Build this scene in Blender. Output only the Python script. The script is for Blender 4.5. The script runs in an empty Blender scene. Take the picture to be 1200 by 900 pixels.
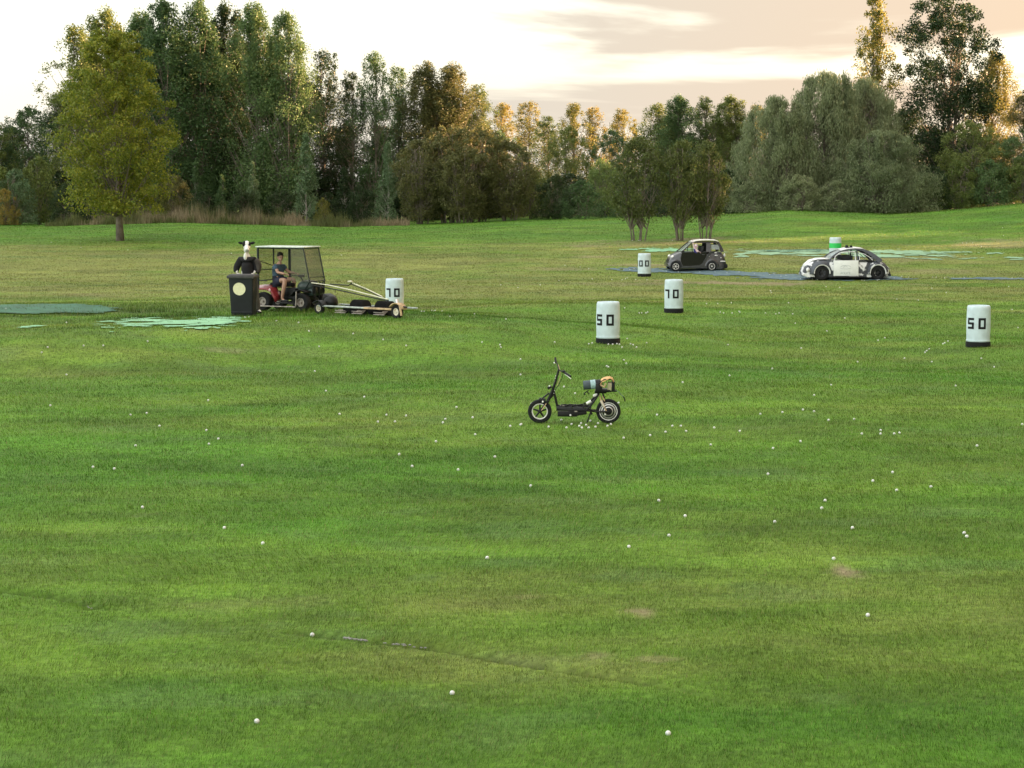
import bpy, bmesh, math, random
import numpy as np
from mathutils import Vector, Matrix
R = math.radians
PI = math.pi
random.seed(7); rng = np.random.default_rng(11)
C = bpy.context.scene.collection
sc = bpy.context.scene

# ------------------------------------------------------------------ camera
F, CAMZ = 2200.0, 4.0
PITCH = math.atan((450-223)/F)
cam_d = bpy.data.cameras.new('camera'); cam = bpy.data.objects.new('camera', cam_d); C.objects.link(cam)
cam.location = (0, 0, CAMZ); cam.rotation_euler = (PI/2-PITCH, 0, 0)
cam_d.sensor_width = 36; cam_d.lens = 36*F/1200; cam_d.clip_start = .1; cam_d.clip_end = 6000
sc.camera = cam

# ------------------------------------------------------------------ sky, sun, exposure
SUN_EL, SUN_AZ = R(4.5), R(62)          # azimuth clockwise from the view direction (+Y)
w = bpy.data.worlds.new('World'); sc.world = w; w.use_nodes = True
nt = w.node_tree; N = nt.nodes; L = nt.links; N.clear()
out = N.new('ShaderNodeOutputWorld'); bg = N.new('ShaderNodeBackground'); bg.inputs[1].default_value = 0.12
sky = N.new('ShaderNodeTexSky'); sky.sky_type = 'NISHITA'; sky.sun_disc = False
sky.sun_elevation = SUN_EL; sky.sun_rotation = SUN_AZ; sky.air_density = 1.0; sky.dust_density = 2.5; sky.ozone_density = 1.0
tc = N.new('ShaderNodeTexCoord')
# thin high overcast veil + stretched cloud banks (directional noise)
mp = N.new('ShaderNodeMapping'); mp.inputs['Scale'].default_value = (1.6, 1.6, 15.0)
L.new(tc.outputs['Generated'], mp.inputs[0])
mp.inputs['Location'].default_value = (0.35, 0.2, 0.3)
nz = N.new('ShaderNodeTexNoise'); nz.inputs['Scale'].default_value = 2.3; nz.inputs['Detail'].default_value = 7; nz.inputs['Roughness'].default_value = .5
nz.inputs['Distortion'].default_value = .45
L.new(mp.outputs[0], nz.inputs[0])
sep = N.new('ShaderNodeSeparateXYZ'); L.new(tc.outputs['Generated'], sep.inputs[0])
def mth(op, a, b=None, clamp=False):
    m = N.new('ShaderNodeMath'); m.operation = op; m.use_clamp = clamp
    for i, v in enumerate((a, b)):
        if v is None: continue
        if isinstance(v, (int, float)): m.inputs[i].default_value = v
        else: L.new(v, m.inputs[i])
    return m.outputs[0]
# more cloud towards +X (the glowing side)
bias = mth('MULTIPLY', sep.outputs['X'], .52)
def bump_z(c, wdt, amp):
    d = mth('DIVIDE', mth('SUBTRACT', sep.outputs['Z'], c), wdt)
    return mth('MULTIPLY', mth('POWER', 2.718, mth('MULTIPLY', mth('MULTIPLY', d, d), -1.0)), amp)
bank = mth('ADD', bump_z(.094, .016, .075), mth('ADD', bump_z(.062, .012, -.10), bump_z(.035, .015, .02)))
dens = mth('ADD', mth('ADD', nz.outputs[0], bias), bank)
rampc = N.new('ShaderNodeMapRange'); rampc.interpolation_type = 'SMOOTHSTEP'
rampc.inputs[1].default_value = .53; rampc.inputs[2].default_value = .65
L.new(dens, rampc.inputs[0])
veil = N.new('ShaderNodeMix'); veil.data_type = 'RGBA'
veil.inputs[0].default_value = .80
L.new(sky.outputs[0], veil.inputs[6])
vcol = N.new('ShaderNodeMix'); vcol.data_type = 'RGBA'       # sky raised overhead and behind as unseen fill light, dimmer at the horizon ahead
vr = N.new('ShaderNodeMapRange'); vr.interpolation_type = 'SMOOTHSTEP'; vr.inputs[1].default_value = .72; vr.inputs[2].default_value = 1.0
L.new(sep.outputs['Y'], vr.inputs[0]); L.new(vr.outputs[0], vcol.inputs[0])
vcol.inputs[6].default_value = (2.52, 2.50, 2.34, 1); vcol.inputs[7].default_value = (1.12, 1.10, 1.04, 1)
L.new(vcol.outputs[2], veil.inputs[7])
cl = N.new('ShaderNodeMix'); cl.data_type = 'RGBA'
fac = mth('MULTIPLY', rampc.outputs[0], .92)
L.new(fac, cl.inputs[0]); L.new(veil.outputs[2], cl.inputs[6])
# cloud colour: peach near the sun, cream away from it
cc = N.new('ShaderNodeMix'); cc.data_type = 'RGBA'
mr = N.new('ShaderNodeMapRange'); mr.inputs[1].default_value = -.05; mr.inputs[2].default_value = .35
L.new(sep.outputs['X'], mr.inputs[0]); L.new(mr.outputs[0], cc.inputs[0])
cc.inputs[6].default_value = (.74, .69, .60, 1); cc.inputs[7].default_value = (.95, .67, .44, 1)
L.new(cc.outputs[2], cl.inputs[7])
L.new(cl.outputs[2], bg.inputs[0]); L.new(bg.outputs[0], out.inputs[0])
sd = bpy.data.lights.new('sun', 'SUN'); sd.energy = 5.0; sd.angle = R(.6); sd.color = (1, .60, .32)
so = bpy.data.objects.new('sun', sd); C.objects.link(so)
sdir = Vector((math.sin(SUN_AZ)*math.cos(SUN_EL), math.cos(SUN_AZ)*math.cos(SUN_EL), math.sin(SUN_EL)))
so.rotation_euler = sdir.to_track_quat('Z', 'Y').to_euler()
so.location = (60, 30, 40)
sc.view_settings.view_transform = 'Standard'; sc.view_settings.look = 'None'; sc.view_settings.gamma = 1
sc.view_settings.exposure = 3.1
sc.render.engine = 'CYCLES'
sc.cycles.max_bounces = 6; sc.cycles.diffuse_bounces = 3; sc.cycles.transparent_max_bounces = 8

# ------------------------------------------------------------------ helpers
def tag(o, label=None, cat=None, group=None, kind=None):
    if label: o['label'] = label
    if cat: o['category'] = cat
    if group: o['group'] = group
    if kind: o['kind'] = kind
    return o
def empty(name, loc, rz=0, label=None, cat=None, group=None):
    o = bpy.data.objects.new(name, None); C.objects.link(o); o.empty_display_size = .2
    o.location = loc; o.rotation_euler = (0, 0, rz)
    return tag(o, label, cat, group)
def copy_tree(o, parent=None):
    c = o.copy(); C.objects.link(c); c.parent = parent
    for ch in list(o.children): copy_tree(ch, c)
    return c
MATS = {}
def mat(name, col, rough=.6, metal=0, var=.15, scale=8, bump=0, coat=0, col2=None, thr=None, trans=0):
    if name in MATS: return MATS[name]
    m = bpy.data.materials.new(name); m.use_nodes = True
    t = m.node_tree; n = t.nodes; l = t.links; b = n['Principled BSDF']
    b.inputs['Roughness'].default_value = rough; b.inputs['Metallic'].default_value = metal
    b.inputs['Coat Weight'].default_value = coat; b.inputs['Specular IOR Level'].default_value = .35 if max(col) < .03 else .5
    b.inputs['Transmission Weight'].default_value = trans
    g = n.new('ShaderNodeTexCoord'); z = n.new('ShaderNodeTexNoise'); z.inputs['Scale'].default_value = scale; z.inputs['Detail'].default_value = 6
    l.new(g.outputs['Object'], z.inputs[0])
    r = n.new('ShaderNodeValToRGB'); l.new(z.outputs[0], r.inputs[0])
    c1 = tuple(c*(1-var) for c in col); c2 = tuple(min(1, c*(1+var)) for c in col) if col2 is None else col2
    r.color_ramp.elements[0].color = (*c1, 1); r.color_ramp.elements[1].color = (*c2, 1)
    a, bb = thr if thr else (.3, .7)
    r.color_ramp.elements[0].position = a; r.color_ramp.elements[1].position = bb
    l.new(r.outputs[0], b.inputs['Base Color'])
    if bump:
        bp = n.new('ShaderNodeBump'); bp.inputs['Strength'].default_value = bump; bp.inputs['Distance'].default_value = .01
        l.new(z.outputs[0], bp.inputs['Height']); l.new(bp.outputs[0], b.inputs['Normal'])
    MATS[name] = m; return m
class MB:
    """collects shapes in one bmesh"""
    def __init__(s): s.b = bmesh.new()
    def box(s, c, d, rot=None, bev=0):
        g = bmesh.ops.create_cube(s.b, size=1)
        vs = g['verts']
        for v in vs: v.co = Vector((v.co.x*d[0], v.co.y*d[1], v.co.z*d[2]))
        if bev:
            es = list({e for v in vs for e in v.link_edges})
            r = bmesh.ops.bevel(s.b, geom=es, offset=bev, segments=2, affect='EDGES', profile=.5)
            vs = list({v for f in r['faces'] for v in f.verts} | {v for v in vs if v.is_valid})
        if rot is not None:
            for v in vs: v.co = rot @ v.co
        for v in vs: v.co += Vector(c)
        return s
    def tube(s, pts, r, n=8, cap=True, rs=None):
        pts = [Vector(p) for p in pts]; rings = []
        up = None
        for i, p in enumerate(pts):
            d = (pts[min(i+1, len(pts)-1)]-pts[max(i-1, 0)]).normalized()
            if up is None:
                a = Vector((0, 0, 1)) if abs(d.z) < .9 else Vector((1, 0, 0)); up = d.cross(a).normalized()
            u = (up - d*up.dot(d)).normalized(); up = u; v = d.cross(u)
            rr = rs[i] if rs else r
            rings.append([s.b.verts.new(p+u*rr*math.cos(2*PI*k/n)+v*rr*math.sin(2*PI*k/n)) for k in range(n)])
        for a, b in zip(rings, rings[1:]):
            for k in range(n): s.b.faces.new((a[k], a[(k+1) % n], b[(k+1) % n], b[k]))
        if cap:
            s.b.faces.new(rings[0][::-1]); s.b.faces.new(rings[-1])
        return s
    def lathe(s, prof, n=32, M=None, closed=False):
        M = M or Matrix.Identity(4)
        rings = [[s.b.verts.new(M @ Vector((r*math.cos(2*PI*k/n), r*math.sin(2*PI*k/n), z))) for k in range(n)] for r, z in prof]
        pr = list(zip(rings, rings[1:]))
        if closed: pr.append((rings[-1], rings[0]))
        for a, b in pr:
            for k in range(n): s.b.faces.new((a[k], a[(k+1) % n], b[(k+1) % n], b[k]))
        if not closed:
            s.b.faces.new(rings[0][::-1]); s.b.faces.new(rings[-1])
        return s
    def grid(s, P):
        V = [[s.b.verts.new(p) for p in row] for row in P]
        for i in range(len(V)-1):
            for j in range(len(V[0])-1):
                s.b.faces.new((V[i][j], V[i+1][j], V[i+1][j+1], V[i][j+1]))
        return s
    def prism(s, poly, y0, y1):
        """polygon in xz extruded along y"""
        a = [s.b.verts.new((x, y0, z)) for x, z in poly]; b = [s.b.verts.new((x, y1, z)) for x, z in poly]
        s.b.faces.new(a); s.b.faces.new(b[::-1])
        for k in range(len(a)):
            j = (k+1) % len(a); s.b.faces.new((a[k], b[k], b[j], a[j]))
        return s
    def blob(s, c, d, sub=2, rot=None, noise=0):
        g = bmesh.ops.create_icosphere(s.b, subdivisions=sub, radius=1)
        for v in g['verts']:
            p = Vector((v.co.x*d[0], v.co.y*d[1], v.co.z*d[2]))*(1+random.uniform(-noise, noise))
            if rot is not None: p = rot @ p
            v.co = p+Vector(c)
        return s
    def build(s, name, m, parent=None, smooth=True, loc=None, solid=0, angle=40):
        bmesh.ops.recalc_face_normals(s.b, faces=s.b.faces)
        me = bpy.data.meshes.new(name); s.b.to_mesh(me); s.b.free()
        if smooth:
            for p in me.polygons: p.use_smooth = True
            me.set_sharp_from_angle(angle=R(angle))
        me.materials.append(m)
        o = bpy.data.objects.new(name, me); C.objects.link(o); o.parent = parent
        if loc: o.location = loc
        if solid:
            md = o.modifiers.new('solid', 'SOLIDIFY'); md.thickness = solid; md.offset = 0
        return o
MY = Matrix.Rotation(PI/2, 4, 'X')   # lathe axis to Y
def T(x, y, z): return Matrix.Translation((x, y, z))
def skin_bm(joints, edges, sub=2):
    """joints: list of (pos, radius or (rx,ry)); returns an evaluated mesh"""
    me = bpy.data.meshes.new('tmp'); me.from_pydata([j[0] for j in joints], edges, [])
    o = bpy.data.objects.new('tmp', me); C.objects.link(o)
    md = o.modifiers.new('s', 'SKIN'); md.use_smooth_shade = True
    if not me.skin_vertices: me.skin_vertices.new() if hasattr(me.skin_vertices, 'new') else None
    for i, j in enumerate(joints):
        r = j[1]; sv = me.skin_vertices[0].data[i]
        sv.radius = (r, r) if isinstance(r, (int, float)) else r
        sv.use_root = (i == 0)
    s2 = o.modifiers.new('u', 'SUBSURF'); s2.levels = sub; s2.render_levels = sub
    dg = bpy.context.evaluated_depsgraph_get(); ev = o.evaluated_get(dg)
    m2 = bpy.data.meshes.new_from_object(ev)
    bpy.data.objects.remove(o); bpy.data.meshes.remove(me)
    return m2
def skin_part(mb, joints, edges, sub=2):
    m = skin_bm(joints, edges, sub); mb.b.from_mesh(m); bpy.data.meshes.remove(m); return mb

# ------------------------------------------------------------------ numpy noise
def vnoise(x, y, seed=0):
    xi = np.floor(x).astype(np.int64); yi = np.floor(y).astype(np.int64); fx = x-xi; fy = y-yi
    fx = fx*fx*(3-2*fx); fy = fy*fy*(3-2*fy)
    def h(a, b):
        n = (a*374761393+b*668265263+seed*974634777) & 0xffffffff
        n = ((n ^ (n >> 13))*1274126177) & 0xffffffff
        return ((n ^ (n >> 16)) & 0xffff)/65535.0
    return (h(xi, yi)*(1-fx)+h(xi+1, yi)*fx)*(1-fy)+(h(xi, yi+1)*(1-fx)+h(xi+1, yi+1)*fx)*fy
def fbm(x, y, s, seed=0, o=4):
    t = 0; a = .5; tot = 0
    for k in range(o):
        t = t+a*vnoise(x/s*2**k+17.3*k, y/s*2**k+5.1*k, seed+k); tot += a; a *= .55
    return t/tot
def sst(a, b, x):
    t = np.clip((x-a)/(b-a), 0, 1); return t*t*(3-2*t)

# ------------------------------------------------------------------ terrain
CRX = np.array([-150, 0, 67, 130, 200, 300, 400, 500, 600, 700, 800, 850, 920, 990, 1040, 1100, 1150, 1200, 1400])
CRY = np.array([262, 264, 265, 264, 261, 263, 266.5, 264, 260, 257.5, 256, 252.5, 247.5, 250, 252, 248.5, 244.5, 239.5, 232])
CRZ = CAMZ-(CRY-223)/F*130
CRXW = (CRX-600)/F*130
def pix_w(px, py, z=0.0):
    X = (px-600)/F; U = (450-py)/F
    dz = -math.sin(PITCH)+U*math.cos(PITCH); dy = math.cos(PITCH)+U*math.sin(PITCH)
    t = (z-CAMZ)/dz; return X*t, dy*t
CRACKS = [[pix_w(*p) for p in [(-40, 688), (20, 694), (75, 701), (110, 712)]],
          [pix_w(*p) for p in [(350, 738), (395, 744), (450, 751), (520, 759), (580, 770), (650, 782), (760, 800), (860, 826)]]]
def seg_dist(x, y, pl):
    best = np.full(np.shape(x), 1e9); 
    for (ax, ay), (bx, by) in zip(pl, pl[1:]):
        dx, dy = bx-ax, by-ay; t = np.clip(((x-ax)*dx+(y-ay)*dy)/(dx*dx+dy*dy), 0, 1)
        best = np.minimum(best, np.hypot(x-ax-t*dx, y-ay-t*dy))
    return best
def crack_mask(x, y):
    wob = .05*(vnoise(x*3, y*3, 5)-.5)
    a = np.exp(-((seg_dist(x, y, CRACKS[0])+wob)/.045)**2)*.95
    f = 1-sst(-.1, 1.6, x)*.75
    b = np.exp(-((seg_dist(x, y, CRACKS[1])+wob)/.05)**2)*1.0*f*sst(.25, .5, vnoise(x*1.3, y*1.3, 9)+.25)
    return np.maximum(a, b)
def height(x, y):
    x = np.asarray(x, float); y = np.asarray(y, float)
    zc = np.interp(x*130/np.maximum(y, 90), CRXW, CRZ)
    k = zc/1.7
    base = np.interp(y, [0, 84, 90, 96, 104, 112, 130, 160, 400, 3000], [0, 0, .12, .5, .78, 1.05, 1.7, 1.75, 1.8, 0])
    kk = 1+(k-1)*sst(98, 130, y)
    z = base*np.where(y > 98, kk, 1)
    r = np.hypot((x+12)/12, (y-51)/7)+(fbm(x, y, 5, 71, 3)-.5)*.55*sst(-6, 0, x)
    z = z+.56*(1-sst(.75, 1.5, r))
    und = (fbm(x, y, 9, 3, 3)-.5)*.46*sst(20, 34, y)*(1-.6*sst(70, 90, y))+(fbm(x, y, 2.6, 8, 2)-.5)*.06
    und = und*(1-.75*np.exp(-(np.hypot(x+6, y-51)/4)**2))
    z = z+und
    z = z-.10*crack_mask(x, y)
    return z
def hz(x, y): return float(height(np.array([x]), np.array([y]))[0])
def at(px, py, up=0.0):
    """where the ray through a photo pixel meets the ground"""
    X = (px-600)/F; U = (450-py)/F
    d = np.array([X, math.cos(PITCH)+U*math.sin(PITCH), -math.sin(PITCH)+U*math.cos(PITCH)])
    t = np.linspace(10, 400, 8000); P = d[:, None]*t
    g = height(P[0], P[1])+up-(CAMZ+P[2])
    i = np.argmax(g > 0)
    a = t[i-1]-(g[i-1])*(t[i]-t[i-1])/(g[i]-g[i-1]) if i > 0 else t[0]
    x, y = float(d[0]*a), float(d[1]*a)
    return Vector((x, y, hz(x, y)))
def atd(px, d):
    x = (px-600)/F*d; return Vector((x, d, hz(x, d)))
def topz(py, d): return CAMZ-(py-223)/F*d*1.0

# soil / dry patches: (px, py, width px, height px, strength)
PATCH = [(990, 672, 42, 18, .9), (748, 718, 46, 12, .8), (770, 772, 60, 9, .45), (158, 606, 50, 9, .25), (300, 708, 200, 20, .15),
         (640, 772, 260, 16, .16), (700, 768, 40, 5, .5), (620, 700, 40, 5, .25), (875, 332, 260, 4.5, .8), (760, 311, 90, 4, .65), (700, 301, 70, 4, .6), (690, 288, 60, 4, .55), (770, 285, 220, 9, .45),
         (1000, 303, 260, 10, .35), (1160, 286, 130, 14, .45), (660, 316, 120, 4, .4), (1080, 334, 60, 4, .5), (730, 333, 200, 6, .4), (820, 280, 90, 4, .6),
         (270, 411, 60, 7, .35), (1100, 318, 200, 7, .35), (90, 345, 120, 6, .3), (200, 300, 300, 8, .25)]
PW = []
for px, py, wp, hp, s in PATCH:
    c = at(px, py); a = at(px, py-hp/2); b = at(px, py+hp/2)
    PW.append((c.x, c.y, wp/F*c.y/2, max(.12, (a.y-b.y)/2), s))
def soil(x, y):
    m = np.zeros(np.shape(x))
    wob = fbm(x, y, .9, 31, 4)-.5; wob2 = fbm(x, y, .25, 77, 2)-.5
    for cx, cy, rx, ry, s in PW:
        r = np.hypot((x-cx)/rx, (y-cy)/ry)+wob*1.5+wob2*.5
        m = np.maximum(m, s*(1-sst(.3, 1.15, r+wob2*.8)))
    return m
def grass_col(x, y):
    """colour of the turf from place to place (fairway, rough, dry patches, bump shading)"""
    d = y
    dry = np.interp(d, [12, 14.2, 15.5, 17.5, 20, 26, 40, 52, 62, 74, 92, 106, 112, 135], [.12, .14, .58, .60, .32, .24, .30, .30, .55, .85, .92, .75, .22, .15])
    n1 = fbm(x*.45, y, 3.2, 41, 4); n2 = fbm(x*.4, y, 1.0, 52, 3); n3 = fbm(x, y, 12, 63, 3)
    dry = np.clip(dry+(n1-.5)*.75+(n3-.5)*.45+(n2-.5)*.75, 0, 1)
    lush = np.array([.080, .200, .016]); mid = np.array([.122, .215, .024]); olive = np.array([.200, .230, .058])
    t = dry[..., None]
    c = np.where(t < .5, lush+(mid-lush)*t*2, mid+(olive-mid)*(t-.5)*2)
    dark = sst(.52, .72, fbm(x*.45, y, 1.7, 88, 5))[..., None]  # streak noise: own tone and the shading of bumps in one
    c = c*(1-.20*dark)
    lite = sst(.56, .72, fbm(x*.35, y, 1.3, 131, 4))[..., None]
    c = c*(1+.22*lite)
    # blue-green clover bits
    n5 = fbm(x*.5, y, .5, 512, 3)[..., None]; c = c*(.70+.60*n5)
    cl = sst(.62, .75, fbm(x*.6, y, .8, 99, 3))[..., None]
    c = c*(1-cl*.35)+np.array([.12, .21, .06])*cl*.35
    wd_ = (np.exp(-(((x+11)/8)**2+((y-52.5)/3.2)**2))*sst(.40, .56, fbm(x*.6, y, .9, 404, 3)))[..., None]
    c = c*(1-.60*wd_)
    s = soil(x, y)[..., None]
    tan = np.array([.26, .21, .125])
    c = c*(1-s)+tan*s*(.8+.4*n2[..., None])
    k = crack_mask(x, y)[..., None]
    c = c*(1-k*.95)+np.array([.02, .016, .012])*k*.95
    return c
def attr_mat(name, rough=.8, trans=0, fine=0):
    m = bpy.data.materials.new(name); m.use_nodes = True
    t = m.node_tree; n = t.nodes; l = t.links; b = n['Principled BSDF']; b.inputs['Roughness'].default_value = rough
    b.inputs['Specular IOR Level'].default_value = .25
    a = n.new('ShaderNodeAttribute'); a.attribute_name = 'Col'
    src = a.outputs['Color']
    if fine:
        g = n.new('ShaderNodeNewGeometry'); z = n.new('ShaderNodeTexNoise'); z.inputs['Scale'].default_value = fine; z.inputs['Detail'].default_value = 8; z.inputs['Roughness'].default_value = .7
        l.new(g.outputs['Position'], z.inputs[0])
        mr = n.new('ShaderNodeMapRange'); mr.inputs[1].default_value = .3; mr.inputs[2].default_value = .7; mr.inputs[3].default_value = .45; mr.inputs[4].default_value = 1.25
        l.new(z.outputs[0], mr.inputs[0])
        v = n.new('ShaderNodeVectorMath'); v.operation = 'SCALE'; l.new(src, v.inputs[0]); l.new(mr.outputs[0], v.inputs['Scale']); src = v.outputs[0]
        bp = n.new('ShaderNodeBump'); bp.inputs['Strength'].default_value = .6; bp.inputs['Distance'].default_value = .03
        l.new(z.outputs[0], bp.inputs['Height']); l.new(bp.outputs[0], b.inputs['Normal'])
    l.new(src, b.inputs['Base Color'])
    if trans:
        tr = n.new('ShaderNodeBsdfTranslucent'); mx = n.new('ShaderNodeMixShader'); mx.inputs[0].default_value = trans
        l.new(src, tr.inputs[0]); l.new(b.outputs[0], mx.inputs[1]); l.new(tr.outputs[0], mx.inputs[2]); l.new(mx.outputs[0], n['Material Output'].inputs[0])
    return m
def np_mesh(name, V, faces, k, col=None, m=None):
    me = bpy.data.meshes.new(name); nf = len(faces)
    me.vertices.add(len(V)); me.vertices.foreach_set('co', V.astype(np.float32).ravel())
    me.loops.add(nf*k); me.loops.foreach_set('vertex_index', faces.astype(np.int32).ravel())
    me.polygons.add(nf); me.polygons.foreach_set('loop_start', (np.arange(nf)*k).astype(np.int32))
    try: me.polygons.foreach_set('loop_total', np.full(nf, k, np.int32))
    except Exception: pass
    me.update(calc_edges=True)
    if col is not None:
        a = me.attributes.new('Col', 'FLOAT_COLOR', 'POINT')
        a.data.foreach_set('color', np.concatenate([col, np.ones((len(col), 1))], 1).astype(np.float32).ravel())
    if m: me.materials.append(m)
    return me
def grid_axis(segs):
    o = []
    for a, b, s in segs: o += list(np.arange(a, b, s))
    return np.array(o+[segs[-1][1]])
half = grid_axis([(0, 6, .14), (6, 14, .22), (14, 40, .4), (40, 120, 4), (120, 3000, 160)])
gx = np.concatenate([-half[::-1][:-1], half])
gy = grid_axis([(-1500, -40, 200), (-40, 8, 6), (8, 14, .25), (14, 24, .05), (24, 60, .2), (60, 140, .35), (140, 260, 6), (260, 3000, 150)])
GX, GY = np.meshgrid(gx, gy); H = height(GX, GY)
H = np.where(GY < 8, np.where(GY < 0, H*0, H), H)
V = np.stack([GX.ravel(), GY.ravel(), H.ravel()], 1)
nx, ny = len(gx), len(gy)
I = (np.arange(ny-1)[:, None]*nx+np.arange(nx-1)[None, :]).ravel()
FQ = np.stack([I, I+1, I+nx+1, I+nx], 1)
gcol = grass_col(GX.ravel(), GY.ravel())
g_me = np_mesh('ground', V, FQ, 4, gcol, attr_mat('turf_soil', .95, 0, 9))
g_me.polygons.foreach_set('use_smooth', np.ones(len(g_me.polygons), bool))
ground = bpy.data.objects.new('ground', g_me); C.objects.link(ground); tag(ground, kind='structure')

# ------------------------------------------------------------------ mats on the field (masks first: the grass keeps off them)
MATPATCH = []
def mat_area(px, py, wp, hp, seed, cover, amp=1.5, ns=.8):
    c = at(px, py); a = at(px, py-hp/2); b = at(px, py+hp/2)
    MATPATCH.append(((a.y+b.y)/2, c.x*((a.y+b.y)/2)/c.y, wp/F*c.y/2, max(.3, (a.y-b.y)/2), seed, cover, amp, ns)); return len(MATPATCH)-1
def mat_mask(i, x, y):
    cy, cx, rx, ry, seed, cover, amp, ns = MATPATCH[i]
    r = np.hypot((x-cx)/rx, (y-cy)/ry)
    n = fbm(x*.55, y, ns, seed, 4)-.5
    n2 = fbm(x*.7, y, ns*.35, seed+9, 3)-.5
    return (r+n*amp+n2*amp*.9 < cover).astype(float)*(r < 1.4)
A_TEAL = mat_area(40, 363, 200, 13, 3, .9, .35, 1.0)
A_MINT = mat_area(190, 380, 150, 13, 21, .72, 2.2, .8)
A_MINT2 = mat_area(255, 375, 60, 5, 33, .7, 1.3, .7)
A_MINT3 = mat_area(38, 384, 40, 4, 5, .7, 1.0, .6)
A_MINT4 = mat_area(150, 355, 40, 4, 6, .6, .5, .6)
A_FAR1 = mat_area(960, 298, 190, 9, 61, .62, 2.2, 1.5)
A_FAR2 = mat_area(1075, 298, 170, 9, 64, .52, 2.8, 1.2)
A_FAR3 = mat_area(780, 293, 90, 5, 65, .5, 2.2, 1.1)
A_FAR4 = mat_area(890, 295, 120, 6, 66, .45, 2.4, 1.0)
A_FAR5 = mat_area(1190, 303, 50, 5, 67, .45, 1.6, 1.2)
A_FAR6 = mat_area(950, 294, 130, 4, 69, .8, .5, 2.0)
BLUEPTS = [(715, 315.5), (740, 316.3), (800, 318.5), (870, 321.5), (940, 325), (1000, 327), (1046, 327)]
BLUE2 = [(1118, 326.5), (1160, 327), (1230, 327.5)]
BW = [[tuple(at(*p)[:2]) for p in q] for q in (BLUEPTS, BLUE2)]
def blue_mask(x, y):
    n = (fbm(x*.4, y, 1.6, 201, 3)-.5)*1.4; n2 = (fbm(x, y, .45, 205, 3)-.5)*2.2
    wdt = np.interp(x, [3, 8, 14, 17], [1.0, 1.5, 1.25, .9])
    d = np.minimum(seg_dist(x, y, BW[0]), seg_dist(x, y, BW[1])+.4)
    fade = sst(3.5, 11, x)*.85+.15
    return (d+n+n2 < wdt*fade).astype(float)
def any_mat(x, y):
    m = np.zeros(np.shape(x))
    for i in range(len(MATPATCH)): m = np.maximum(m, mat_mask(i, x, y))
    return np.maximum(m, blue_mask(x, y)*.6)
def sheet(name, fn, x0, x1, y0, y1, sx, sy, m, up, label=None, cat=None, kind=None, group=None):
    ax = np.arange(x0, x1+sx, sx); ay = np.arange(y0, y1+sy, sy)
    XX, YY = np.meshgrid(ax, ay)
    cxm, cym = XX[:-1, :-1]+sx/2, YY[:-1, :-1]+sy/2
    keep = fn(cxm, cym).ravel() > .5
    jx = XX+(rng.random(XX.shape)-.5)*sx*.6; jy = YY+(rng.random(XX.shape)-.5)*sy*.6
    ZZ = height(jx, jy)+up
    n = len(ax); I = (np.arange(len(ay)-1)[:, None]*n+np.arange(n-1)[None, :]).ravel()[keep]
    Fq = np.stack([I, I+1, I+n+1, I+n], 1)
    used, inv = np.unique(Fq, return_inverse=True)
    V = np.stack([jx.ravel(), jy.ravel(), ZZ.ravel()], 1)[used]
    me = np_mesh(name, V, inv.reshape(-1, 4), 4, None, m)
    o = bpy.data.objects.new(name, me); C.objects.link(o); tag(o, label, cat, group, kind); return o
def bbox(i):
    cy, cx, rx, ry = MATPATCH[i][:4]; return cx-rx*1.4, cx+rx*1.4, cy-ry*1.4, cy+ry*1.4
M_teal = mat('teal_turf', (.032, .115, .065), .9, var=.3, scale=2.5, bump=.3)
M_mint = mat('mint_turf', (.20, .43, .24), .9, var=.28, scale=3, bump=.3)
M_mintp = mat('faded_turf', (.22, .38, .23), .9, var=.3, scale=1.5, bump=.3)
M_blue = mat('blue_path', (.05, .115, .175), .9, var=.25, scale=5, bump=.6, col2=(.12, .19, .19))
def matsheet(i, name, m, lab, sx, sy): sheet(name, lambda x, y: mat_mask(i, x, y), *bbox(i), sx, sy, m, .032, lab, 'turf mat')
matsheet(A_TEAL, 'turf_mat', M_teal, 'large dark teal artificial turf mat at the left edge of the field', .08, .12)
matsheet(A_MINT, 'turf_mat', M_mint, 'ragged pale mint turf mat overgrown by grass, left of the black bin', .05, .09)
matsheet(A_MINT2, 'turf_mat', M_mint, 'narrow pale mint turf remnant running up to the foot of the bin', .05, .09)
matsheet(A_MINT3, 'turf_mat', M_mint, 'tiny pale mint turf scrap below the dark teal mat', .05, .09)
matsheet(A_MINT4, 'turf_mat', M_mintp, 'small faded turf scrap just right of the dark teal mat', .05, .09)
matsheet(A_FAR1, 'turf_mat', M_mintp, 'large faded mint turf area behind the white and black police car', .16, .22)
matsheet(A_FAR2, 'turf_mat', M_mintp, 'broken mint turf flecks to the right of the police car', .14, .2)
matsheet(A_FAR3, 'turf_mat', M_mint, 'short mint turf strip behind the nose of the black car', .12, .2)
matsheet(A_FAR4, 'turf_mat', M_mintp, 'broken mint turf strip between the two cars', .12, .2)
matsheet(A_FAR5, 'turf_mat', M_mintp, 'mint turf scrap at the right edge of the field', .12, .2)
matsheet(A_FAR6, 'turf_mat', M_teal, 'thin dark green turf strip behind the green banded barrel', .14, .2)
bx = [p[0] for q in BW for p in q]; by = [p[1] for q in BW for p in q]
sheet('path', blue_mask, min(bx)-1, max(bx)+1, min(by)-4, max(by)+4, .13, .2, M_blue, .028, kind='structure')

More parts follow.
